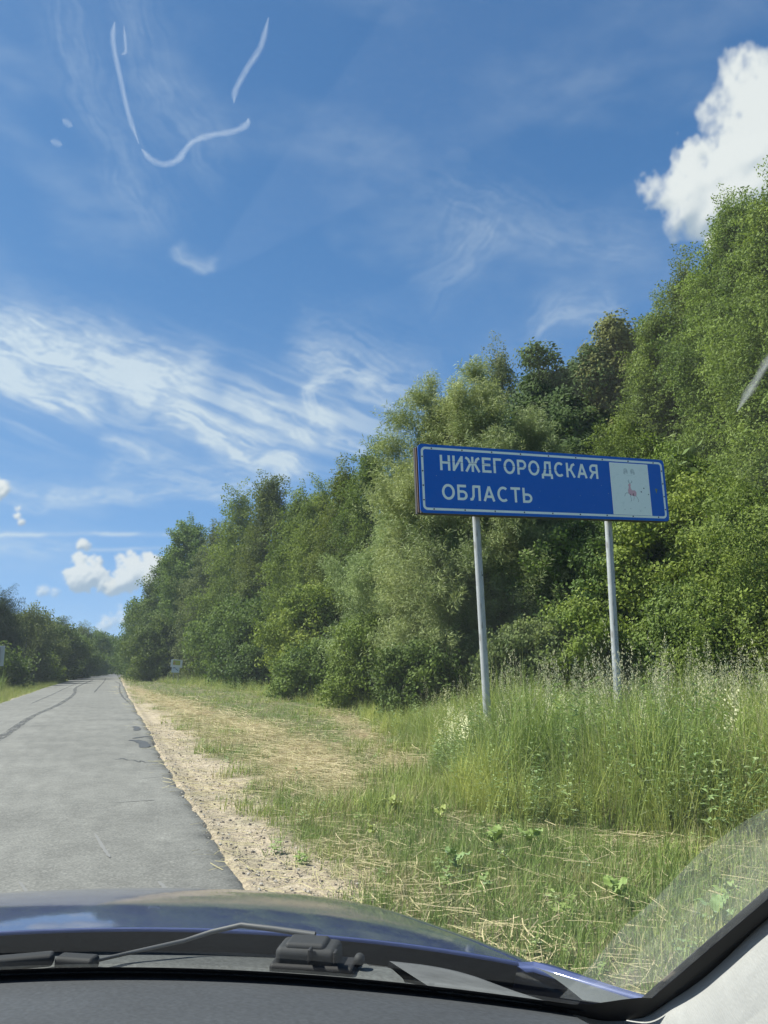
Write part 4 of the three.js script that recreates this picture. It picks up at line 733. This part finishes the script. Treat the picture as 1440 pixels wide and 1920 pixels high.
  // posts: round tubes flattened under the board
  const post = (len) => sheet(20, 40, (u, v) => { const a = u * Math.PI * 2, y = v * len, f = sstep(y, len - 0.34, len - 0.22), x = Math.cos(a) * 0.052, z = Math.sin(a) * 0.052; return [x * (1 + 0.05 * f), y, z * (1 - 0.42 * f)]; }, (u, v) => [u, v * 3]);
  const galv = noiseTexture(256, (x, y) => { const k = 160 + 26 * (fbm(x * 6, y * 5, 4, 0) - 0.5) + 12 * (vn(x * 60, y * 60, 60) - 0.5), d = 0.6 * sstep(fbm(x * 9 + 4, y * 9, 4, 0), 0.66, 0.76); return [lerp(k, 96, d * 0.7), lerp(k * 1.02, 92, d * 0.7), lerp(k * 1.03, 84, d * 0.7)]; });
  const pm = std({ map: galv, roughness: 0.6, metalness: 0.1 });
  const hole = new THREE.CylinderGeometry(0.011, 0.011, 0.012, 10); hole.rotateX(Math.PI / 2);
  for (const [x, len, lean, hy] of [[-1.07, 3.72, 0.036, 2.62], [1.06, 3.86, -0.004, 2.6]]) {
    const p = part('post', post(len), pm, sign); p.position.set(x + (lean > 0 ? 0.105 : 0), -0.15, -0.128); p.rotation.z = lean;
    const h = part('bolt_hole', hole, dark, p); h.position.set(0.018, hy, 0.045);
  }
}
// ---------------------------------------------------------------- small signs
{
  const s = thing('notice_board', 'small tilted white board with a yellow panel on the right verge', 'notice board', [5.8, 0, -63.8], -0.15);
  const paint = (c, r = 0.6) => std({ color: c, roughness: r }), white = paint(rgb(0.62, 0.66, 0.70)), steel = paint(rgb(0.2, 0.21, 0.22));
  const b = part('board', new RoundedBoxGeometry(0.88, 0.6, 0.03, 2, 0.008), white, s, 'white upper board'); b.position.set(0, 1.53, 0.03); b.rotation.z = -0.07;
  const y = part('yellow_panel', new RoundedBoxGeometry(0.56, 0.36, 0.012, 1, 0.004), paint(rgb(0.36, 0.40, 0.05)), s); y.position.set(0.0, 1.6, 0.052); y.rotation.z = -0.07;
  const o = part('orange_patch', new RoundedBoxGeometry(0.14, 0.2, 0.008, 1, 0.003), paint(rgb(0.42, 0.26, 0.08)), s); o.position.set(-0.17, 1.56, 0.062); o.rotation.z = -0.07;
  const l = part('lower_board', new RoundedBoxGeometry(0.6, 0.44, 0.025, 2, 0.008), paint(rgb(0.5, 0.58, 0.7)), s, 'bluish white lower board'); l.position.set(-0.06, 1.05, 0.02); l.rotation.z = -0.05;
  const k = part('dark_stripe', new RoundedBoxGeometry(0.26, 0.05, 0.008, 1, 0.002), paint(rgb(0.09, 0.13, 0.22)), s); k.position.set(0.03, 1.06, 0.038); k.rotation.z = -0.7;
  const k2 = part('dark_stripe', new RoundedBoxGeometry(0.2, 0.06, 0.008, 1, 0.002), paint(rgb(0.09, 0.13, 0.22)), s); k2.position.set(-0.17, 1.2, 0.038); k2.rotation.z = 0.1;
  for (const x of [-0.2, 0.16]) part('leg', new THREE.CylinderGeometry(0.025, 0.025, 1.7, 10), steel, s).position.set(x, 0.75, -0.015);
  const g = thing('sign_back', 'grey back of a road sign on the left verge', 'road sign', [-5.75, 0, -49.6], 0.1);
  const alu = std({ color: rgb(0.42, 0.44, 0.46), roughness: 0.5, metalness: 0.3 });
  part('plate', new RoundedBoxGeometry(1.3, 1.15, 0.02, 2, 0.008), alu, g).position.set(0, 1.88, 0);
  for (const yy of [1.6, 2.2]) part('rail', new RoundedBoxGeometry(1.2, 0.06, 0.03, 2, 0.006), alu, g).position.set(0, yy, 0.026);
  for (const x of [-0.4, 0.4]) part('post', new THREE.CylinderGeometry(0.035, 0.035, 2.4, 12), std({ color: rgb(0.3, 0.31, 0.32), roughness: 0.6, metalness: 0.3 }), g).position.set(x, 1.2, 0.075);
}

// ---------------------------------------------------------------- the car the view is taken from
{
  const XC = -0.28, base = [XC, 0, -0.6];
  const car = thing('car', 'dark blue car in the foreground, seen over its dashboard and through its windscreen', 'car', base);
  const add = (name, g, m, label, parent = car) => { g.translate(-base[0], -base[1], -base[2]); return part(name, g, m, parent, label); };
  const glass = (u, v, off = 0) => {
    const k = 0.56 * (u * 0.8) ** 2, b = [XC + u * 0.80, 0.91, -1.08 + k], t = [XC + u * 0.66, 1.58, -0.18 + 0.98 * k];
    return [lerp(b[0], t[0], v) - off * u * 0.35, lerp(b[1], t[1], v) - off * 0.75, lerp(b[2], t[2], v) + off * 0.55];
  };
  const paint = phys({ color: rgb(0.015, 0.03, 0.11), metalness: 0.4, roughness: 0.55, clearcoat: 1, clearcoatRoughness: 0.06, bumpMap: noiseTexture(256, (x, y) => { const k = 255 * fbm(x * 30, y * 30, 3, 30); return [k, k, k]; }, false), bumpScale: 0.00025, side: THREE.DoubleSide });
  const plasticBump = noiseTexture(256, (x, y) => { const k = 255 * (0.6 * vn(x * 90, y * 90, 90) + 0.4 * vn(x * 200, y * 200, 200)); return [k, k, k]; }, false); 
  const dashTone = noiseTexture(512, (x, y) => { const k = 53 + 10 * (fbm(x * 6, y * 6, 4, 6) - 0.5) + 12 * (vn(x * 230, y * 230, 230) - 0.5); return [k * 0.94, k, k * 1.08]; });
  const dashMat = std({ map: dashTone, roughness: 0.78, bumpMap: plasticBump, bumpScale: 0.0006, side: THREE.DoubleSide });
  const dustTone = noiseTexture(512, (x, y) => { const k = 72 + 40 * (fbm(x * 5, y * 9, 5, 0) - 0.5) + 22 * (vn(x * 200, y * 200, 200) - 0.5); return [k * 0.97, k, k * 0.98]; });
  const cowlMat = std({ map: dustTone, roughness: 0.8, bumpMap: plasticBump, bumpScale: 0.0005, side: THREE.DoubleSide });
  const trimTone = noiseTexture(512, (x, y) => { const k = 86 + 34 * (fbm(x * 5, y * 7, 5, 0) - 0.5) + 14 * (vn(x * 200, y * 200, 200) - 0.5); return [k * 0.98, k, k]; });
  const endMat = std({ map: trimTone, roughness: 0.75, side: THREE.DoubleSide });
  const black = std({ color: rgb(0.006, 0.006, 0.007), roughness: 0.7, side: THREE.DoubleSide }), rubber = std({ color: rgb(0.013, 0.0145, 0.016), roughness: 0.75, side: THREE.DoubleSide });
  // bonnet: d metres ahead of its rear edge
  const rearZ = (x) => -1.255 + 0.5 * (x - XC) ** 2, topY = (d, s) => 0.90 - 0.078 * d - 0.145 * d * d + 0.035 * sstep(d, 0.2, 1) * s * s - 0.012 * Math.pow(Math.abs(s), 6);
  const hood = (s, d) => { const w = 0.8 - 0.05 * Math.max(d, 0), x = XC + s * w; return [x, topY(d, s), rearZ(XC + s * 0.8) - d]; };
  const lipD = 0.0032;
  add('bonnet', sheet(64, 46, (u, v) => {
    const s = u * 2 - 1;
    if (v < 0.12) { const a = (v / 0.12) * Math.PI * 0.5, q = hood(s, 0); return [q[0], q[1] - lipD * 1.5 * (1 - Math.sin(a)) , q[2] + lipD * Math.cos(a) - lipD]; }
    const d = Math.pow((v - 0.12) / 0.88, 1.2) * 1.05, q = hood(s, d); q[2] -= lipD * (d > 0 ? 0 : 1);
    return q;
  }, (u, v) => [u * 1.6, v]), paint, 'dark blue bonnet reflecting sky and trees');
  add('bonnet_seal', sheet(60, 3, (u, v) => { const q = hood(u * 2 - 1, 0); return [q[0], q[1] - 0.0045 - v * 0.03, q[2] - 0.004 - v * 0.012]; }), black);
  // wings
  for (const side of [1, -1]) {
    const m = (q) => (side > 0 ? q : [2 * XC - q[0], q[1], q[2]]);
    const inX = (d) => XC + 0.804 - 0.05 * Math.max(d, 0) + (d < 0 ? -d * 0.5 : 0), zAt = (d) => rearZ(XC + 0.8) - d;
    add('wing', sheet(40, 16, (u, v) => {
      const d = lerp(-0.16, 1.0, u), w = v * 1.0, yi = topY(Math.max(d, 0), 1) + (d < 0 ? 0.004 : -0.004);
      const outer = XC + 0.93 - 0.03 * Math.max(0, d), xi = inX(d);
      if (w < 0.06) return m([xi, yi - 0.012 * (1 - w / 0.06), zAt(d)]);
      if (w < 0.5) { const a = ((w - 0.06) / 0.44) * Math.PI / 2; return m([lerp(xi, outer, Math.sin(a)), yi - 0.13 * (1 - Math.cos(a)) - 0.012 * Math.sin(a), zAt(d)]); }
      const t = (w - 0.5) / 0.5, zc = zAt(d) + 1.62, arch = zc * zc < 0.1156 ? Math.sqrt(0.1156 - zc * zc) + 0.31 : 0.22;
      return m([outer + 0.01 * Math.sin(t * 3), lerp(yi - 0.142, Math.min(arch, yi - 0.2), t), zAt(d)]);
    }), paint, side > 0 ? 'right front wing' : 'left front wing');
    const wheel = part('wheel', new THREE.TorusGeometry(0.225, 0.085, 14, 32), std({ color: rgb(0.02, 0.02, 0.021), roughness: 0.9 }), car); wheel.position.set(side * 0.8, 0.31, -1.02); wheel.rotation.y = Math.PI / 2;
    part('rim', new THREE.LatheGeometry([[0.001, 0.05], [0.04, 0.055], [0.09, 0.03], [0.16, 0.045], [0.19, 0.06], [0.2, 0.0], [0.2, -0.06]].map(([a, b]) => new THREE.Vector2(a, b)), 24).rotateX(Math.PI / 2), std({ color: rgb(0.4, 0.41, 0.42), roughness: 0.35, metalness: 0.8, side: THREE.DoubleSide }), wheel);
    add('door', sheet(16, 10, (u, v) => { const z = lerp(-0.74, 0.42, u); return m([XC + 0.93 - 0.02 * v * v + (v > 0.9 ? -0.04 * (v - 0.9) * 10 : 0), lerp(0.25, 0.9, v), z]); }), paint);
  }
  add('bumper', sheet(40, 10, (u, v) => { const s = u * 2 - 1, q = hood(s * 0.98, 1.05), a = v * Math.PI / 2; return [q[0], lerp(q[1], 0.2, v), q[2] - 0.12 * Math.sin(v * Math.PI) + 0.03 * v]; }), paint);
  // scuttle between bonnet and glass: black well, then a ridged grey plastic panel
  const rowAt = (x, v) => { const zf = rearZ(Math.min(x, XC + 0.82)) - 0.02, zb = glass((x - XC) / 0.8, 0)[2] + 0.012; return lerp(zf, zb, v); };
  const prof = (v) => table([[0, 0.866], [0.22, 0.868], [0.34, 0.872], [0.40, 0.887], [0.46, 0.8905], [0.62, 0.8925], [0.68, 0.889], [0.72, 0.895], [0.88, 0.905], [1, 0.909]], v);
  add('scuttle_panel', sheet(70, 40, (u, v) => { const x = lerp(XC - 0.8, XC + 0.64, u); return [x, prof(v), rowAt(x, v)]; }, (u, v) => [u * 2.6, v * 0.5]), cowlMat, 'dusty grey plastic panel below the windscreen');
  add('scuttle_end', sheet(14, 12, (u, v) => { const x = lerp(XC + 0.645, XC + 0.765, u); return [x, 0.004 + 0.886 + 0.019 * v - 0.02 * Math.pow(u, 3) * (1 - v) - (v < 0.08 ? 0.02 : 0), rowAt(x, lerp(0.3, 1, v))]; }), endMat, 'light grey right end piece of the panel below the windscreen');
  add('scuttle_end', sheet(14, 12, (u, v) => { const t = 0.155 * u, w = [XC + 0.797 + 0.5 * t, 0.889 - 0.003 * u, -0.937 + t], g = glass(lerp(0.961, 1.0, u), 0, -0.006); return [lerp(w[0], g[0], v), lerp(w[1], g[1], v) + 0.006 * Math.sin(v * 3.1) * (1 - u), lerp(w[2], g[2], v)]; }), std({ color: rgb(0.11, 0.12, 0.12), roughness: 0.6, side: THREE.DoubleSide }), 'pale grey corner piece at the foot of the right pillar');
  // wiper: bent arm, hooked tip and pivot cap
  const wip = part('wiper', tube([V(0.017, 0.899, -1.086), V(0.07, 0.904, -1.088), V(0.126, 0.909, -1.09), V(0.16, 0.916, -1.089), V(0.196, 0.9235, -1.078), V(0.235, 0.921, -1.056), V(0.281, 0.918, -1.026)].map((q) => q.add(V(-base[0], -base[1], -base[2]))), [0.0022, 0.0024, 0.0026, 0.003, 0.0033, 0.0036, 0.004], 10), std({ color: rgb(0.13, 0.13, 0.125), roughness: 0.34, metalness: 0.4 }), car);
  const lump = (w, h, d, x, y, z, r, mat, name, label) => { const g = new RoundedBoxGeometry(w, h, d, 4, r); g.rotateY(-0.5); g.translate(x, y, z); return add(name, g, mat, label, wip); };
  lump(0.076, 0.026, 0.046, 0.268, 0.904, -1.005, 0.008, rubber, 'pivot_cap', 'black cap over the wiper pivot');
  lump(0.05, 0.012, 0.036, 0.266, 0.9155, -1.005, 0.005, rubber, 'pivot_cap'); lump(0.004, 0.016, 0.012, 0.262, 0.912, -0.978, 0.0015, black, 'cap_slot'); lump(0.004, 0.013, 0.012, 0.29, 0.911, -0.966, 0.0015, black, 'cap_slot');
  lump(0.104, 0.014, 0.04, 0.272, 0.893, -0.995, 0.005, black, 'pivot_foot'); lump(0.013, 0.014, 0.016, 0.322, 0.902, -0.972, 0.007, rubber, 'pivot_foot');
  lump(0.05, 0.016, 0.022, 0.0, 0.898, -1.092, 0.005, rubber, 'arm_end');
  const blade = new RoundedBoxGeometry(0.62, 0.014, 0.02, 3, 0.005); blade.rotateY(-0.09); blade.translate(-0.335, 0.903, -1.128); add('wiper_blade', blade, rubber, 'black wiper blade resting at the left');
  // windscreen with its black edge band
  const pane = phys({ color: rgb(0.93, 0.97, 0.965), roughness: 0, transmission: 1, thickness: 0, ior: 1.5, side: THREE.DoubleSide });
  const ws = add('windscreen', sheet(48, 32, (u, v) => glass((u * 2 - 1) * 1.01, v)), pane);
  add('edge_band', sheet(60, 3, (u, v) => glass(u * 2 - 1, lerp(-0.02, 0.012, v), 0.004)), black);
  add('edge_band', sheet(3, 40, (u, v) => glass(lerp(1.003, 1.014, u), lerp(-0.02, 1, v), 0.004)), black);
  add('edge_band', sheet(3, 40, (u, v) => glass(lerp(-1.014, -1.003, u), lerp(-0.02, 1, v), 0.004)), black);
  add('edge_band', sheet(8, 8, (u, v) => { const a = lerp(0.92, 1.002, u), c = sstep(u, 0, 1); return glass(a, lerp(-0.02, 0.012 + 0.045 * c * c, v), 0.005); }), black);
  // thin pale translucent streaks on the glass
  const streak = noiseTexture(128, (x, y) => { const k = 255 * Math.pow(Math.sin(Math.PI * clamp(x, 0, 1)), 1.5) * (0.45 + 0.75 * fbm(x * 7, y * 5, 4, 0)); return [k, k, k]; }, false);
  const streakMat = (al) => phys({ alphaMap: streak, color: rgb(0.62, 0.65, 0.67), roughness: 1, transmission: 0.85, thickness: 0, transparent: true, opacity: al, side: THREE.DoubleSide });
  const pale_streak = (pts, w, al, name = 'pale_streak') => {
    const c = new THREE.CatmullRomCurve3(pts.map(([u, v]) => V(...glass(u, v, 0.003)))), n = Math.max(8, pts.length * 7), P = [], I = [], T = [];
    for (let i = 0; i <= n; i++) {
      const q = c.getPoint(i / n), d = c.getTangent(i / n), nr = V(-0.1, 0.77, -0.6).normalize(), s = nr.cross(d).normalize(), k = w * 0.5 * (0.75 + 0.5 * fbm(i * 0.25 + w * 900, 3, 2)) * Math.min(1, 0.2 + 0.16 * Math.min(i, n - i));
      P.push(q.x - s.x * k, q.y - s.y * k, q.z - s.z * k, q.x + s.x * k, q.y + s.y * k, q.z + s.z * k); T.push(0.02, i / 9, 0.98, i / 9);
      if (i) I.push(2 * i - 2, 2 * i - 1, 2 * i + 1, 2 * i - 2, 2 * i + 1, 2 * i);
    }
    const g = geom(P, I, T); g.translate(-base[0], -base[1], -base[2]); part(name, g, streakMat(al), ws);
  };
  pale_streak([[0.397, 0.8517], [0.3962, 0.8468], [0.3999, 0.8356], [0.405, 0.8229], [0.4104, 0.8137]], 0.0023, 0.17);
  pale_streak([[0.4119, 0.812], [0.4171, 0.8084], [0.4245, 0.8064], [0.4317, 0.8078], [0.439, 0.8135], [0.4497, 0.8156], [0.4609, 0.8164], [0.4676, 0.8186], [0.4679, 0.8203]], 0.0031, 0.20);
  pale_streak([[0.4016, 0.8506], [0.4025, 0.8452], [0.4025, 0.8428], [0.4004, 0.8421]], 0.0014, 0.15);
  pale_streak([[0.4729, 0.8502], [0.4704, 0.842], [0.4641, 0.8352], [0.4596, 0.8288], [0.4596, 0.8255]], 0.0027, 0.17);
  pale_streak([[0.3692, 0.8225], [0.3718, 0.8213], [0.3745, 0.82]], 0.0034, 0.15); pale_streak([[0.3624, 0.8154], [0.3655, 0.8147], [0.3688, 0.8139]], 0.0034, 0.15);
  pale_streak([[0.774, 0.709], [0.772, 0.703], [0.7715, 0.6945], [0.771, 0.6795]], 0.0072, 0.24); 
  // pale grained translucent film on the glass in the lower right corner
  {
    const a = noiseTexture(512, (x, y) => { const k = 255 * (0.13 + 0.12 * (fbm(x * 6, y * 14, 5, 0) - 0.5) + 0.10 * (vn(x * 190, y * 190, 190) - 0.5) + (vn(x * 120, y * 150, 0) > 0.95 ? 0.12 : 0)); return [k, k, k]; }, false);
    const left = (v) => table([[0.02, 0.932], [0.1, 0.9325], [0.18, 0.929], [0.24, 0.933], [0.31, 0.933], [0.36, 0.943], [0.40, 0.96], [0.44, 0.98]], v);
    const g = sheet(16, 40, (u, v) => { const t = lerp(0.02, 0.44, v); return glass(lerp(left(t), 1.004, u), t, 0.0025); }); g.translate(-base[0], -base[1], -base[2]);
    part('pale_film', g, phys({ color: rgb(0.58, 0.6, 0.58), roughness: 1, transmission: 0.7, thickness: 0, transparent: true, alphaMap: a, side: THREE.DoubleSide }), ws, 'pale translucent film in the lower right corner of the windscreen');
  }
  // dashboard, pillars, roof
  add('dashboard', sheet(60, 40, (u, v) => {
    const x = lerp(XC - 0.8, 0.478, u), z0 = -1.10 + 0.56 * (x - XC) ** 2, r = Math.pow(v, 1.4), z = lerp(z0, -0.42, Math.min(1, r * 1.25));
    const drop = v < 0.03 ? 0.012 * (1 - v / 0.03) : 0, back = r > 0.8 ? (r - 0.8) * 2.2 : 0;
    return [x, 0.90 - drop + 0.012 * Math.sin(Math.min(1, r * 1.25) * 3.1) - back, z];
  }, (u, v) => [u * 2.5, v * 1.3]), dashMat, 'dark grey grained dashboard top');
  const pillarTone = noiseTexture(512, (x, y) => { const k = 160 + 6 * (fbm(x * 7, y * 7, 4, 7) - 0.5) + 7 * (vn(x * 240, y * 240, 240) - 0.5); return [k * 1.0, k, k * 0.985]; });
  const trimMat = std({ map: pillarTone, roughness: 0.8, bumpMap: plasticBump, bumpScale: 0.0002, side: THREE.DoubleSide });
  for (const side of [1, -1]) {
    const B = new THREE.CatmullRomCurve3([[0.480, 0.9, -0.759], [0.512, 0.899, -0.752], [0.533, 0.912, -0.712], [0.530, 0.945, -0.66], [0.5255, 0.974, -0.618], [0.519, 1.003, -0.58], [0.509, 1.06, -0.513], [0.485, 1.2, -0.325], [0.455, 1.36, -0.11], [0.41, 1.56, 0.15]].map((q) => V(...q)));
    add('pillar_trim', sheet(16, 90, (u, v) => { const q = B.getPoint(v), w = u, r = 0.006 * (1 - Math.pow(1 - Math.min(1, w * 6), 2)); const x = q.x + 0.03 * w - r * 0.8 - 0.036 * Math.sin(Math.PI * Math.min(1, w * 1.1)) * sstep(v, 0.04, 0.2), y = q.y - 0.19 * w + 0.03 * Math.sin(w * Math.PI) + r, z = q.z + 0.11 * w + 0.025 * Math.sin(w * Math.PI); return [side > 0 ? x : 2 * XC - x, y, z]; }, (u, v) => [u * 0.8, v * 5]), trimMat, side > 0 ? 'pale grey trim of the right windscreen pillar' : 'pale grey trim of the left windscreen pillar');
    add('pillar_gasket', sheet(4, 80, (u, v) => { const q = B.getPoint(v), b = glass(1.014, clamp((q.y - 0.91) / 0.67, -0.02, 1), 0.004), x = lerp(b[0], q.x + 0.004, u), y = lerp(b[1], q.y - 0.002, u), z = lerp(b[2], q.z, u); return [side > 0 ? x : 2 * XC - x, y, z]; }), black);
    add('pillar', sheet(6, 40, (u, v) => { const b = glass(1.0, v), k = u * Math.PI / 2, x = b[0] + 0.06 * Math.sin(k) + 0.006, y = b[1] - 0.05 * (1 - Math.cos(k)) + 0.004, z = b[2] + 0.05 * (1 - Math.cos(k)); return [side > 0 ? x : 2 * XC - x, y, z]; }), paint);
  }
  add('roof', sheet(30, 20, (u, v) => { const q = glass(u * 2 - 1, 1), s = u * 2 - 1; return [q[0], 1.575 + 0.045 * Math.sin(Math.min(1, v * 1.4) * 1.57) + 0.02 * (1 - s * s) - 0.03 * Math.pow(Math.abs(s), 8), lerp(q[2] - 0.004, 1.35, v)]; }), paint);
  add('headliner', sheet(20, 12, (u, v) => { const q = glass((u * 2 - 1) * 0.97, 1), s = u * 2 - 1; return [q[0], 1.555 + 0.045 * Math.sin(Math.min(1, v * 1.4) * 1.57) + 0.015 * (1 - s * s), lerp(q[2] + 0.01, 1.34, v)]; }), trimMat);
}
scene.traverse((o) => { if (o.isMesh) o.castShadow = o.receiveShadow = true; });
renderer.render(scene, camera);
